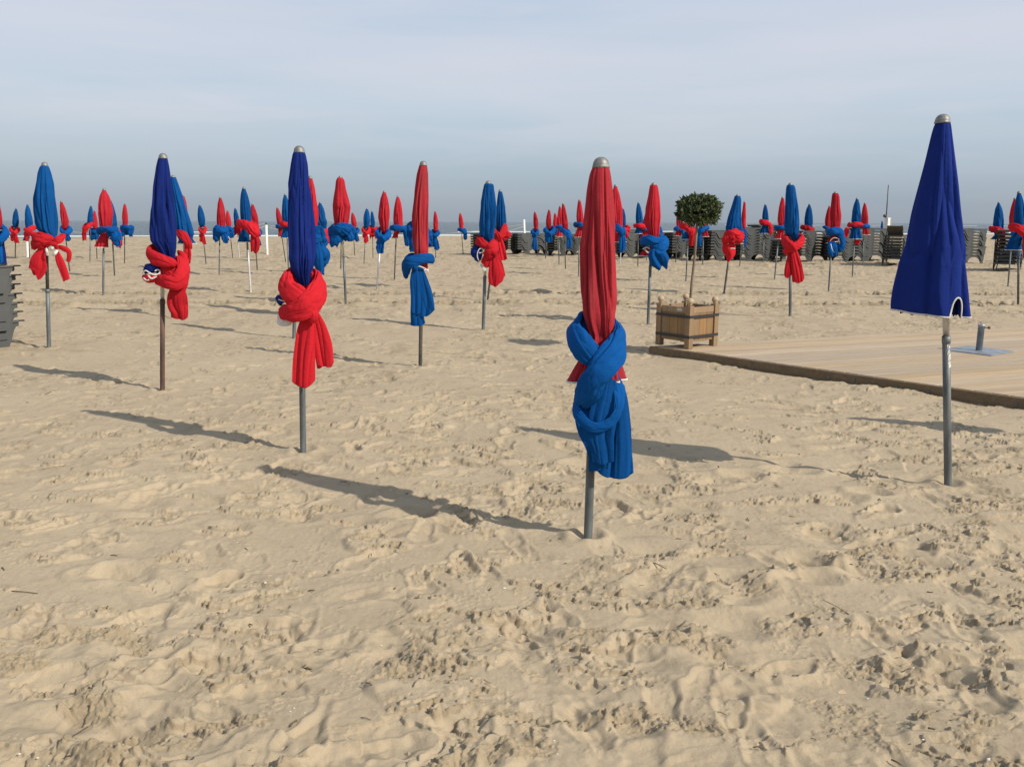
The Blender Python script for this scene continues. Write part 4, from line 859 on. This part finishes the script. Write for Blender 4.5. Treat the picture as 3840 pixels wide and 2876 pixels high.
# right half
S('broad leaning royal blue parasol with red wrap right of the bay tree', (2765, 729), (2715, 1102), (872, 2722, 2784), (872, 2722, 2784), 'blue', 'bundle', (2706, 866, 2790, 912), -1, 905, hem=(914, 2712, 2786), seed=151, pr=.022,
  rows=[(738, 2755, 2776), (745, 2752, 2780), (780, 2742, 2780), (820, 2730, 2782), (855, 2722, 2786), (870, 2724, 2786)],
  extra=[('tail', [(2738, 900, .07, 20), (2734, 930, .08, 26), (2738, 955, .07, 20), (2734, 980, .06, 9)], dict(th=.4, pleat=.25, nf=2, rag=.05), 'redsash', 'wrap_tail'), ('roll', [(2735, 890, .12, 20), (2755, 884, .15, 22), (2785, 892, .1, 18)], dict(A=.3), 'redsash', 'wrap_roll')],
  pipes=[([(2728, 932, .13, 0), (2745, 932, .14, 0), (2756, 933, .13, 0)], .012, 'white')])
S('red parasol peeking behind the broad leaning blue one', (2792, 755), (2774, 1000), (830, 2779, 2797), (855, 2780, 2797), 'red', 'drape', (2775, 850, 2802, 915), 1, 925, seed=152, pole='grey')
S('small blue parasol with red ring and flared hem before the tallest lounger stack', (2870, 765), (2861, 995), (825, 2858, 2883), (832, 2859, 2882), 'blue', 'ring', (2850, 828, 2892, 846), 1, 880, hem=(876, 2846, 2888), seed=153, pole='grey', upper='dark')
S('red parasol with blue ring left behind the royal blue one with red knot at right', (2935, 738), (2904, 1050), (830, 2915, 2946), (845, 2920, 2946), 'red', 'ring', (2906, 843, 2950, 868), 1, None, hem=(896, 2903, 2942), seed=154, pole='grey', upper='dark')
S('royal blue parasol with big red knot and long red tail at right', (2964, 686), (2963, 1187), (830, 2940, 2998), (880, 2950, 2990), 'blue', 'knot', (2926, 878, 3022, 958), 1, 1062, seed=155, pole='grey', upper='grey', pr=.025,
  rows=[(694, 2952, 2976), (701, 2948, 2982), (740, 2945, 2988), (790, 2942, 2995), (840, 2941, 2999), (875, 2944, 2996), (900, 2975, 2992)])
S('far blue parasol with red knot and drooping tail right of the royal blue one', (3035, 764), (3032, 978), (835, 3015, 3048), (850, 3018, 3046), 'blue', 'drape', (3002, 846, 3060, 895), 1, 912, hem=(888, 3005, 3036), seed=156)
S('red parasol with blue ring left behind the red one with coiled hem', (3110, 771), (3089, 972), (835, 3093, 3118), (850, 3095, 3116), 'red', 'ring', (3085, 846, 3112, 864), 1, None, hem=(882, 3083, 3108), seed=157)
S('red parasol with a large curled blue loop around its white edged hem', (3132, 719), (3107, 1092), (815, 3112, 3155), (858, 3118, 3150), 'red', 'ring', (3100, 862, 3162, 885), 1, None, hem=(912, 3098, 3148), seed=158, pole='grey',
  rows=[(727, 3122, 3143), (734, 3119, 3148), (770, 3115, 3150), (810, 3112, 3156), (850, 3113, 3150), (868, 3116, 3148)],
  extra=[('roll', [(3102, 880, .06, 12), (3120, 868, .13, 15), (3148, 872, .13, 16), (3160, 900, .11, 14), (3158, 925, .1, 16), (3140, 935, .09, 18)], dict(A=.2), 'bluesash', 'wrap_roll'),
         ('tail', [(3122, 905, .09, 18), (3124, 935, .09, 22), (3128, 962, .08, 17)], dict(th=.35, rag=.1), 'bluesash', 'wrap_tail')],
  pipes=[([(3112, 905, .13, 0), (3125, 893, .15, 0), (3142, 895, .15, 0), (3144, 905, .15, 0), (3130, 908, .15, 0)], .008, 'white'), ([(3115, 915, .12, 0), (3120, 935, .12, 0), (3129, 947, .12, 0)], .014, 'white')])
S('blue parasol with level red ring and wide flared hem at right', (3214, 742), (3196, 1040), (830, 3192, 3229), (838, 3194, 3228), 'blue', 'ring', (3178, 834, 3234, 854), 0, None, hem=(897, 3184, 3238), seed=159, pole='grey', upper='dark',
  extra=[('tail', [(3178, 855, .0, 8), (3172, 875, .0, 12), (3170, 890, .0, 11)], dict(th=.4), 'redsash', 'wrap_tail'), ('tail', [(3212, 890, .02, 8), (3216, 905, .03, 11), (3212, 918, .03, 7)], dict(th=.4), 'redsash', 'wrap_tail')])
S('small red parasol with blue ring right of the blue one with wide flared hem', (3243, 760), (3236, 1000), (832, 3228, 3256), (844, 3230, 3255), 'red', 'ring', (3226, 840, 3262, 860), 1, None, hem=(881, 3232, 3264), seed=160, pole='grey')
S('tiny far blue parasol with red wrap half hidden by the white post at right', (3308, 828), (3306, 935), (858, 3302, 3312), (876, 3303, 3311), 'blue', 'bundle', (3299, 876, 3314, 902), -1, 912, seed=161)
S('blue parasol with red sash alone between the deck parasol and right edge', (3745, 757), (3724, 1012), (845, 3723, 3765), (875, 3728, 3764), 'blue', 'drape', (3708, 852, 3776, 900), 1, 930, hem=(898, 3713, 3742), seed=162)
S('red parasol half hidden behind the blue one at the right edge', (3806, 742), (3780, 1073), (835, 3783, 3822), (862, 3786, 3822), 'red', 'bundle', (3784, 850, 3830, 945), 1, 980, seed=163, pole='grey', upper='grey')
S('blue parasol with red wrap and wide hem at the right picture edge', (3822, 717), (3818, 1140), (830, 3800, 3848), (850, 3802, 3848), 'blue', 'drape', (3782, 840, 3872, 920), 1, 965, hem=(938, 3766, 3834), seed=164, pole='dark', upper='grey', pr=.022)

tg = on_ground(3195, 1562); sh = np.array([-SUN.x, -SUN.y]) / SUN.z * 2.15; bb_ = np.array([tg[0] - sh[0], tg[1] - sh[1], 0])
def project(p):
    d = np.array(p) - EYE; z = d @ FWD; return CXP + F * (d @ RGT) / z, CYP - F * (d @ UPV) / z
bpx = project(bb_); tpx = project(bb_ + np.array([0, 0, 2.15])); kk = .036 / (np.dot(bb_ - EYE, FWD) / F); hh = bpx[1] - tpx[1]
k4 = kk * 5.2
build_parasol('untied parasol just outside the right edge, only its shadow falling in front of the deck', tpx, bpx,
    [(tpx[1] + kk, tpx[0] - kk, tpx[0] + kk), (tpx[1] + hh * .05, tpx[0] - kk * 2.2, tpx[0] + kk * 2.2), (tpx[1] + hh * .14, tpx[0] - kk * 3.8, tpx[0] + kk * 3.8), (tpx[1] + hh * .28, tpx[0] - k4, tpx[0] + k4)],
    skirt=[(tpx[1] + hh * .30, tpx[0] - k4, tpx[0] + k4), (tpx[1] + hh * .34, tpx[0] - k4, tpx[0] + k4)], cc='navy', seed=170)

# ------------------------------------------------------------------ sun loungers, stacked
plast = mat('grey_resin', (0.042, 0.044, 0.042), 0.5, 0, .4, varied((0.036, 0.038, 0.036), (0.052, 0.054, 0.051), 4, 4))
sling = mat('brown_mesh_fabric', (0.13, 0.115, 0.09), 0.8, 0, .2, varied((0.11, 0.10, .08), (.15, .13, .10), 200, 2))
LP = .118
def lounger_meshes():
    # side frame outline: plate with two pierced legs and an arch, splayed outwards downwards
    top = [(x, .325 + .012 * math.sin(x * 3.3)) for x in np.linspace(0, 1.9, 30)]
    bot = []
    for x in np.linspace(1.9, 0, 96):
        if x > 1.88: z = .278
        elif x > 1.74: z = .278 * float(smooth(1.72, 1.88, np.array(x)))
        elif x > 1.56: z = 0.0
        elif x > .62:
            u_ = (x - 1.09) / .47; z = .268 * math.sqrt(max(0, 1 - abs(u_) ** 2.4))
        elif x > .46: z = 0.0
        elif x > .20: z = .278 - .278 * smooth(.20, .47, np.array(x))
        else: z = .278
        bot.append((x, float(z)))
    fr = MB()
    for s_ in (-1, 1):
        xs = np.linspace(0, 1.9, 97); bz = np.interp(xs, [b[0] for b in bot[::-1]], [b[1] for b in bot[::-1]]); tz = .325 + .012 * np.sin(xs * 3.3)
        rows_ = 5; V = []
        for th in (0, 1):
            for f in np.linspace(0, 1, rows_):
                z = bz + (tz - bz) * f; y = s_ * (.315 + (.33 - z) * .17 + th * .013)
                V.append(np.stack([xs, y, z], -1))
        V = np.array(V).reshape(-1, 3); n = 97; Fc = []
        for th in (0, 1):
            for r in range(rows_ - 1):
                for i in range(n - 1):
                    a = (th * rows_ + r) * n + i; q = [a, a + 1, a + n + 1, a + n]; Fc.append(q if (th == 1) == (s_ < 0) else q[::-1])
        for i in range(n - 1):
            a = i; b = rows_ * n + i; Fc.append([a, a + 1, b + 1, b]); a += (rows_ - 1) * n; b += (rows_ - 1) * n; Fc.append([a, b, b + 1, a + 1])
        for i in (0, n - 1):
            for r in range(rows_ - 1): a = r * n + i; b = (rows_ + r) * n + i; Fc.append([a, b, b + n, a + n])
        fr.add(V, Fc)
        # rim roll and peg
        fr.tube([(x, s_ * .325, .33 + .012 * math.sin(x * 3.3)) for x in np.linspace(0, 1.9, 20)], .016, 6)
        fr.box((-.04, s_ * .25, .333), (.11, .05, .018), bev=.005); fr.box((1.94, s_ * .25, .333), (.11, .05, .018), bev=.005)
    fr.box((.02, 0, .300), (.05, .60, .066), bev=.008); fr.box((1.88, 0, .300), (.05, .60, .066), bev=.008)
    sl = MB()
    def slat(mb, x, wd):
        ys_ = np.linspace(-.30, .30, 7); V = []
        for y in ys_:
            z = .318 - .016 * (1 - (y / .3) ** 2)
            V += [(x - wd / 2, y, z - .006), (x + wd / 2, y, z - .006), (x + wd / 2, y, z + .006), (x - wd / 2, y, z + .006)]
        Fc = []
        for i in range(6):
            for q in range(4): Fc.append([i * 4 + q, i * 4 + (q + 1) % 4, i * 4 + 4 + (q + 1) % 4, i * 4 + 4 + q])
        Fc += [[3, 2, 1, 0], [24, 25, 26, 27]]; mb.add(V, Fc)
    for x in np.arange(.80, 1.84, .085): slat(sl, x, .062)
    bk = MB()
    for x in np.arange(.09, .74, .085): slat(bk, x, .062)
    bk.box((.42, .2, .300), (.70, .03, .02)); bk.box((.42, -.2, .300), (.70, .03, .02))
    return fr, sl, bk
fr, sl, bk = lounger_meshes()
proto = empty('sun_lounger', (0, 0, 0), 'x', 'sun lounger', 'stacked grey sun loungers')
f0 = fr.build('side_frame', plast, proto); s0 = sl.build('seat_slats', plast, proto); b0 = bk.build('backrest', plast, proto)
used = False
ORD = ['bottom', 'second', 'third', 'fourth', 'fifth', 'sixth', 'seventh', 'eighth', 'ninth', 'tenth', 'eleventh', 'twelfth', 'thirteenth']
def add_stack(px, py, ang, n, where, raised=False, seed=0, tail_end=False):
    global used
    rg = random.Random(seed + int(px)); g = on_ground(px, py); root = None
    if tail_end: g = g - np.array([math.cos(math.radians(ang)), math.sin(math.radians(ang)), 0]) * 1.9
    for i in range(n):
        if not used: root = proto; used = True; ch = None
        else:
            root = proto.copy(); C.collection.objects.link(root)
            for o in (f0, s0, b0):
                if raised and i == n - 1 and o is b0: continue
                q = o.copy(); q.parent = root; C.collection.objects.link(q)
        a = math.radians(ang + rg.uniform(-.8, .8))
        root.location = (float(g[0]) + rg.uniform(-.012, .012), float(g[1]) + rg.uniform(-.012, .012), -.01 + i * LP); root.rotation_euler = (0, 0, a)
        nm = 'topmost' if i == n - 1 else ORD[i]
        root['label'] = (('grey sun lounger, ' + nm + ' of the stack ' + where) if i in (0, n - 1) else ('grey sun lounger, ' + nm + ' from the bottom, stack ' + where))
    if raised:
        root['label'] = 'grey sun lounger with raised brown mesh backrest topping the stack ' + where
        mb = MB(); th = math.radians(38); R = np.array([[math.cos(th), 0, math.sin(th)], [0, 1, 0], [-math.sin(th), 0, math.cos(th)]])
        mb.box((.42, 0, .50), (.62, .56, .02), R, bev=.006); mb.build('backrest', sling, root)
        m2 = MB(); m2.tube([(.25, .28, .33), (.22, .28, .42), (.32, .28, .56)], .012, 8); m2.tube([(.25, -.28, .33), (.22, -.28, .42), (.32, -.28, .56)], .012, 8); m2.build('support_arm', plast, root)
add_stack(1786, 957, 58, 7, 'behind the big red knot')
add_stack(1885, 955, 52, 7, 'right of the leaning blue parasol')
add_stack(1927, 955, 33, 7, 'below the white rope post')
add_stack(2066, 961, 55, 7, 'under the four red parasols')
add_stack(2104, 957, 33, 7, 'left of the nearest parasol')
add_stack(2205, 957, 36, 7, 'behind the nearest parasol')
add_stack(2312, 970, 31, 9, 'right of the nearest parasol')
add_stack(2412, 970, 32, 8, 'behind the medium red parasol')
add_stack(2500, 970, 33, 8, 'left of the bay tree')
add_stack(2598, 979, 55, 8, 'behind the bay tree trunk')
add_stack(2642, 979, 31, 9, 'right of the bay tree')
add_stack(2752, 978, 33, 10, 'behind the leaning blue parasol')
add_stack(2818, 976, 33, 11, 'below the small blue parasol')
add_stack(2916, 986, 56, 6, 'behind the large red tail')
add_stack(2978, 984, 36, 9, 'below the drooping red tail')
add_stack(3114, 985, 33, 9, 'behind the curled blue loop')
add_stack(3192, 982, 32, 10, 'left of the white mast post')
add_stack(3340, 998, 60, 8, 'beside the white mast post', raised=True)
add_stack(3562, 990, 33, 10, 'right of the untied navy parasol')
add_stack(3766, 1021, 56, 10, 'at the right edge')
add_stack(46, 1290, 48, 7, 'at the left picture edge', tail_end=True)

# ------------------------------------------------------------------ rope fence
wpaint = mat('white_paint', (0.72, 0.71, 0.67), 0.6, 0, .4, varied((.62, .61, .57), (.76, .75, .71), 6, 5))
green = mat('dark_green_plastic', (0.03, 0.07, 0.06), 0.5); ropem = mat('rope_fibre', (0.42, 0.38, 0.30), 0.9, build=varied((.34, .30, .23), (.5, .46, .38), 60, 3))
posts = []
for (x, y, ty, lab, ball) in ((104, 965, 838, 'white fence post behind the far left blue parasols', True), (1002, 957, 836, 'white fence post with dark green ball top', True), (1969, 942, 824, 'plain white fence post above the lounger stacks', False)):
    P = Para((x, ty), (x, y)); r = empty('fence_post', P.B, lab, 'post', 'white fence posts near the shore')
    t = P.loc(x - 4, ty); hgt = t[2]; mb = MB(); mb.tube([(0, 0, -.3), (0, 0, 0), (t[0], 0, hgt - (.1 if ball else 0))], [.062, .062, .058], 14); mb.build('post', wpaint, r, True)
    mb = MB(); mb.lathe([(.05 * math.sin(a), .065 * -math.cos(a)) for a in np.linspace(.1, 3.04, 9)], (t[0], 0, hgt - .05), 12); mb.build('ball_top', green if ball else wpaint, r, True)
    posts.append((P.B, hgt))
def rope(a, b, sag, lab, r=.014):
    a = np.array(a); b = np.array(b); t = np.linspace(0, 1, 40)[:, None]; pts = a + (b - a) * t; pts[:, 2] -= sag * 4 * (t * (1 - t))[:, 0]
    mb = MB(); mb.tube(pts, r, 6); o = mb.build('rope', ropem, None, True); tag(o, lab, 'rope', 'ropes strung between the white posts')
for i, (q, nm) in enumerate((((0, 1), 'left'), ((1, 2), 'middle'))):
    A_, B_ = posts[q[0]][0], posts[q[1]][0]
    rope(A_ + (0, 0, 1.35), B_ + (0, 0, 1.38), 1.0, 'long sagging rope strung left of the green topped post' if i == 0 else 'sagging rope strung between the green topped post and the plain post')
    rope(A_ + (0, 0, 1.42), B_ + (0, 0, 1.5), .55, 'upper thin rope left of the green topped post' if i == 0 else 'upper thin rope between the green topped post and plain post', .010)
# mast post
P = Para((3332, 694), (3316, 972)); r = empty('mast_post', P.B, 'white square post with grey panel and thin metal mast on top', 'post')
mb = MB(); h = P.loc(3320, 817)[2]; R_ = rotz(math.radians(32)); mb.box((0, 0, h / 2 - .1), (.17, .17, h + .2), R_, bev=.008); mb.build('post', wpaint, r)
gp = mat('grey_panel', (0.36, 0.36, 0.37), .6)
mb = MB(); mb.box((P.loc(3334, 845)[0], .12, P.loc(3334, 845)[2]), (.30, .03, .62), bev=.006); mb.build('side_panel', gp, r)
mb = MB(); a_ = P.loc(3323, 820); b_ = P.loc(3332, 694); mb.tube([a_, a_ + (b_ - a_) * .5, b_], [.028, .026, .024], 12); mb.build('mast', M['grey'], r, True)
mb = MB(); mb.lathe([(.075 * math.sin(a), .075 * -math.cos(a)) for a in np.linspace(.1, 3.04, 9)], tuple(P.loc(3318, 810)), 14); mb.build('ball', M['dark'], r, True)

# ------------------------------------------------------------------ deck
def wood(c1, c2, streak=1.0, axis=(0.6, 14, 14)):
    def f(t, b):
        n = tex_noise(t, 2.2, 7, .65, stretch=axis, dist=.5); r = cramp(t, n.outputs['Fac'], [(0.3, c1), (0.52, tuple((np.array(c1) + np.array(c2)) / 2)), (0.7, c2)])
        g = t.nodes.new('ShaderNodeNewGeometry'); o = t.nodes.new('ShaderNodeHueSaturation')
        t.links.new(r.outputs[0], o.inputs['Color']); mr = t.nodes.new('ShaderNodeMapRange'); mr.inputs[3].default_value = .86; mr.inputs[4].default_value = 1.08
        t.links.new(g.outputs['Random Per Island'], mr.inputs[0]); t.links.new(mr.outputs[0], o.inputs['Value'])
        mr2 = t.nodes.new('ShaderNodeMapRange'); mr2.inputs[3].default_value = .85; mr2.inputs[4].default_value = 1.18
        w2 = t.nodes.new('ShaderNodeMath'); w2.operation = 'FRACT'; w3 = t.nodes.new('ShaderNodeMath'); w3.operation = 'MULTIPLY'; w3.inputs[1].default_value = 7.3
        t.links.new(g.outputs['Random Per Island'], w3.inputs[0]); t.links.new(w3.outputs[0], w2.inputs[0]); t.links.new(w2.outputs[0], mr2.inputs[0]); t.links.new(mr2.outputs[0], o.inputs['Saturation'])
        t.links.new(o.outputs[0], b.inputs['Base Color'])
        n2 = tex_noise(t, 6, 6, .7, stretch=axis); bump(t, b, n2.outputs['Fac'], .003, .7)
    return f
deckw = mat('deck_boards', (.5, .4, .27), .8, 0, .25, wood((.35, .265, .178), (.51, .40, .28), axis=(.5, 12, 12)))
edgew = mat('treated_timber', (.2, .145, .085), .75, 0, .3, wood((.125, .086, .044), (.20, .14, .078), axis=(.7, 9, 9)))
droot = empty('wooden_deck', (D0[0], D0[1], 0), 'low platform of pale wooden boards on the sand', 'deck')
ang_b = math.atan2(v2[1], v2[0]); ang_f = math.atan2(v1[1], v1[0]); droot.rotation_euler = (0, 0, ang_b)
# boards run along v2 (local x); edge board along v1
rel = ang_f - ang_b; ef = np.array([math.cos(rel), math.sin(rel)])
mb = MB(); bw = .142; nb = 58; rg = random.Random(2)
stepv = bw / abs(math.sin(rel))
for i in range(nb):
    s0_ = i * stepv + .035; p0 = ef * s0_
    x_ = 0.0; ws = (bw - .011)
    sgn = 1 if ef[1] > 0 else -1
    y0 = p0[1]; y1 = y0 + sgn * ws; cot = ef[0] / ef[1]
    z0 = DZ - .028 + rg.uniform(-.0015, .0015); z1 = z0 + .028
    xa, xb = y0 * cot + .028 / abs(math.sin(rel)), y1 * cot + .028 / abs(math.sin(rel)); L_ = 9.0
    V = [(xa, y0, z0), (L_, y0, z0), (L_, y1, z0), (xb, y1, z0), (xa, y0, z1), (L_, y0, z1), (L_, y1, z1), (xb, y1, z1)]
    Fc = [[3, 2, 1, 0], [4, 5, 6, 7], [0, 1, 5, 4], [2, 3, 7, 6], [1, 2, 6, 5], [3, 0, 4, 7]]
    if sgn < 0: Fc = [f[::-1] for f in Fc]
    mb.add(V, Fc)
mb.build('boards', deckw, droot)
mb = MB(); Rf = rotz(rel); mb.box(np.append(ef * 4.0, .012) + Rf @ np.array([0, 0.0, 0]), (8.0, .045, .20), Rf, bev=.004); mb.build('edge_board', edgew, droot)
mb = MB(); mb.box((4.5, 0.002 * 1, .005), (9.0, .04, .17), bev=.004)
o = mb.build('edge_board', edgew, droot); o.location = (0, .022 if ef[1] < 0 else -.022, 0)
bolt = MB()
for s_ in (2.35, 2.62, 3.05, 3.35, 4.1, 4.4):
    p = ef * s_; nrm = np.array([math.sin(rel), -math.cos(rel)]);
    if np.dot(rotz(ang_b)[:2, :2] @ nrm, [0, -1]) < 0: nrm = -nrm
    q = p + nrm * .024; bolt.tube([np.append(q - nrm * .01, .055), np.append(q + nrm * .006, .055)], .016, 10)
bolt.build('bolt_heads', M['grey'], droot)

# ------------------------------------------------------------------ planter and bay tree
pw = mat('planter_timber', (.4, .24, .10), .65, 0, .35, wood((.21, .128, .062), (.32, .205, .105), axis=(9, 9, .7)))
strap = mat('dark_steel_strap', (.035, .038, .042), .5, .3); soil = mat('soil', (.05, .035, .025), .95, build=varied((.03, .022, .016), (.08, .06, .04), 30, 5, .01))
pf = on_ground(2582, 1311, DZ); side = .53; al = math.radians(38)
e1 = np.array([math.cos(al), math.sin(al)]); e2 = np.array([-math.sin(al), math.cos(al)])
pc = pf[:2] + (e1 + e2) * side / 2
pl = empty('planter', (pc[0], pc[1], DZ), 'square wooden planter with dark metal straps and ball finials on the deck corner', 'planter', rz=al)
hs = side / 2; PHT = .515
for i, (sx, sy) in enumerate(((-1, -1), (1, -1), (1, 1), (-1, 1))):
    mb = MB(); x_, y_ = sx * (hs - .035), sy * (hs - .035); mb.box((x_, y_, PHT / 2), (.072, .072, PHT), bev=.004); lg = mb.build('corner_post', pw, pl)
    mb = MB(); mb.lathe([(.02, 0), (.02, .008), (.03, .016)] + [(.041 * math.sin(a), .052 - .041 * math.cos(a)) for a in np.linspace(.7, 3.1, 10)], (x_, y_, PHT), 18); mb.build('ball_finial', mat('finial_wood', (.42, .31, .19), .7) if i == 0 else bpy.data.materials['finial_wood'], lg, True)
for k in range(4):
    R_ = rotz(k * math.pi / 2)
    mb = MB()
    for j in range(3):
        w_ = (side - .146) / 3; cx_ = -(side - .146) / 2 + w_ * (j + .5)
        mb.box(R_ @ np.array([cx_, -(hs - .030), .252]), (w_ - .005, .022, .335), R_, bev=.002)
    mb.box(R_ @ np.array([0, -(hs - .029), .458]), (side - .146, .028, .072), R_, bev=.003)
    mb.build('side_boards', pw, pl)
    mb = MB()
    for z_ in (.385, .145): mb.box(R_ @ np.array([0, -(hs + .0012), z_]), (side + .006, .006, .032), R_)
    mb.build('metal_strap', strap, pl)
mb = MB(); mb.box((0, 0, .40), (side - .09, side - .09, .04)); mb.build('soil', soil, pl)
mb = MB(); R_ = rotz(-math.pi / 2); pts = [(R_ @ np.array([.09 + .045 * math.cos(a), -(hs - .0125), .462 + .018 * math.sin(a)])) for a in np.linspace(0, 2 * math.pi, 20, endpoint=False)]
mb.add(pts, [list(range(20))]); mb.build('oval_badge', M['pale'], pl)

trunkm = mat('bark', (.17, .125, .085), .85, build=varied((.11, .08, .055), (.22, .17, .115), 20, 5, .003, (1, 1, .3)))
def leafm(t, b):
    g = t.nodes.new('ShaderNodeNewGeometry'); r = cramp(t, g.outputs['Random Per Island'], [(0.0, (0.024, 0.042, 0.014)), (0.5, (0.052, 0.080, 0.026)), (0.85, (0.095, 0.120, 0.042)), (1.0, (0.16, .17, .07))])
    t.links.new(r.outputs[0], b.inputs['Base Color']); tr = t.nodes.new('ShaderNodeBsdfTranslucent'); mx = t.nodes.new('ShaderNodeMixShader'); mx.inputs[0].default_value = .15
    t.links.new(r.outputs[0], tr.inputs[0]); o = t.nodes['Material Output']; t.links.new(b.outputs[0], mx.inputs[1]); t.links.new(tr.outputs[0], mx.inputs[2]); t.links.new(mx.outputs[0], o.inputs['Surface'])
leaf = mat('bay_leaf', (.03, .05, .015), .45, 0, .45, leafm)
Yt = pc[1]
tb = np.array([pc[0], pc[1], DZ + .40]); bt = on_plane(2590, 1140, Yt)
tree = empty('bay_tree', tb, 'clipped round bay tree on a thin bare stem growing in the wooden planter', 'tree')
def tl_(x, y): return on_plane(x, y, Yt) - tb
mb = MB(); pth = [(0, 0, -.03), tl_(2588, 1130), tl_(2594, 1060), tl_(2603, 980), tl_(2610, 900), tl_(2613, 850), tl_(2616, 800)]
mb.tube(catmull(pth, 40), np.interp(np.arange(40), [0, 39], [.0165, .0145]), 12)
mb.build('trunk', trunkm, tree, True)
mb = MB(); rg = np.random.RandomState(8); cc_ = tl_(2618, 792)
for i in range(26):
    d = rg.normal(size=3); d[2] = abs(d[2]) * .6 - .15; d /= np.linalg.norm(d); q = cc_ + d * np.array([.24, .24, .17]); s_ = tl_(2614, 840)
    mb.tube([s_, s_ * .5 + q * .5 + rg.normal(size=3) * .02, q], [.007, .004, .002], 5)
mb.build('branches', trunkm, tree, True)
V = []; Fc = []; vi = 0
RX, RZ = .262, .198
def leaf_at(p, dr, L_, rgx):
    global vi
    dr = dr / np.linalg.norm(dr); s_ = np.cross(dr, rgx.normal(size=3)); s_ /= np.linalg.norm(s_) + 1e-6; n_ = np.cross(s_, dr); W_ = L_ * .20
    V.extend([p, p + dr * L_ * .35 + s_ * W_ - n_ * .003, p + dr * L_ * .72 + s_ * W_ * .8 - n_ * .008, p + dr * L_ - n_ * .014, p + dr * L_ * .72 - s_ * W_ * .8 - n_ * .008, p + dr * L_ * .35 - s_ * W_ - n_ * .003, p + dr * L_ * .5 + n_ * .004])
    for q in ((0, 1, 6), (1, 2, 6), (2, 3, 6), (3, 4, 6), (4, 5, 6), (5, 0, 6)): Fc.append([vi + k_ for k_ in q])
    vi += 7
for i in range(340):
    d = rg.normal(size=3); d /= np.linalg.norm(d)
    rr = (.55 + .45 * rg.rand() ** .5) if i % 4 else rg.uniform(.2, .6)
    lump = 1 + .10 * float(noise3(np.array(d[0] * 2.2), np.array(d[1] * 2.2), np.array(d[2] * 2.2), 3)) + (.12 if rg.rand() < .07 else 0)
    q = cc_ + d * np.array([RX, RX, RZ]) * rr * lump * .93
    if d[2] < -.55: q = q + np.array([0, 0, .02])
    up = d * .8 + np.array([0, 0, .5]); up /= np.linalg.norm(up)
    for j_ in range(9):
        a_ = rg.normal(size=3) * .75 + up * .8
        leaf_at(q + up * rg.uniform(-.03, .02), a_, rg.uniform(.046, .072), rg)
mesh_obj('crown', np.array(V), Fc, leaf, tree, False)

# ------------------------------------------------------------------ parasol foot on the deck
galv = mat('galvanised_plate', (.30, .33, .36), .5, .55, build=varied((.24, .27, .30), (.36, .39, .42), 7, 5))
ZP = DZ + .004
a_ = on_ground(3505, 1316, ZP)[:2]; b_ = on_ground(3686, 1339, ZP)[:2]; e_ = b_ - a_; L_ = np.linalg.norm(e_); e_ /= L_; f_ = np.array([-e_[1], e_[0]]); L2 = L_
# square plate from two visible corners
cpl = a_ + e_ * L_ / 2 + f_ * L2 / 2; an = math.atan2(e_[1], e_[0])
tubc = on_ground(3671, 1313, DZ + .012)[:2]
br = empty('steel_foot', (cpl[0], cpl[1], DZ), 'empty grey steel parasol foot, flat plate with upright tube, on the deck', 'parasol base')
cpl = tubc
br.location = (cpl[0], cpl[1], DZ)
mb = MB(); mb.box((0, 0, .006), (L_ * 1.0, L_ * 1.0, .010), rotz(an), bev=.002); mb.build('plate', galv, br)
hT = on_plane(3671, 1216, cpl[1])[2] - DZ
mb = MB(); mb.lathe([(.036, .011), (.036, hT - .03), (.038, hT - .03), (.038, hT), (.030, hT), (.030, .03), (.001, .03)], (0, 0, 0), 24); mb.build('tube', galv, br, True)
mb = MB(); zk = hT - .04; mb.tube([(.03, -.005, zk), (.075, -.012, zk)], .007, 8); mb.lathe([(.017 * math.sin(a), .017 * -math.cos(a)) for a in np.linspace(.1, 3.04, 8)], (.085, -.013, zk), 12); mb.build('clamp_knob', M['rust'], br, True)

# ------------------------------------------------------------------ small litter on the sand
rg = np.random.RandomState(12); V = []; Fc = []
for i in range(300):
    y = 2.2 + 16 * rg.rand() ** 1.8; x = rg.uniform(-1, 1) * (.7 + .62 * y); s_ = rg.uniform(.0018, .0045)
    if rg.rand() < .05: s_ *= 2.2
    z = float(ground_h(np.array([x]), np.array([y]), 0.01)[0]) + .002; a = rg.uniform(0, 6.28); k = len(V)
    for q in range(6): V.append((x + s_ * math.cos(a + q * 1.047) * (1 + .3 * rg.rand()), y + s_ * .7 * math.sin(a + q * 1.047), z + s_ * .1))
    V.append((x, y, z + s_ * .7))
    for q in range(6): Fc.append([k + q, k + (q + 1) % 6, k + 6])
o = mesh_obj('shell_fragments', np.array(V), Fc, mat('shell', (.75, .70, .62), .6)); tag(o, 'tiny white shell fragments scattered over the sand', 'shells', kind='stuff')
mb = MB()
for i in range(260):
    y = 2.2 + 14 * rg.rand() ** 1.7; x = rg.uniform(-1, 1) * (.7 + .62 * y); z = float(ground_h(np.array([x]), np.array([y]), .01)[0]) + .003
    a = rg.uniform(0, 6.28); L_ = rg.uniform(.006, .022) if rg.rand() < .93 else rg.uniform(.04, .09)
    d = np.array([math.cos(a), math.sin(a), 0]); p = np.array([x, y, z]); mb.tube([p - d * L_, p + np.array([0, 0, .003]) + rg.normal(size=3) * .002, p + d * L_], rg.uniform(.0012, .003), 5)
o = mb.build('dry_debris', mat('dry_stalk', (.12, .09, .05), .9), None, True); tag(o, 'tiny dark stalks and crumbs lying on the sand', 'debris', kind='stuff')
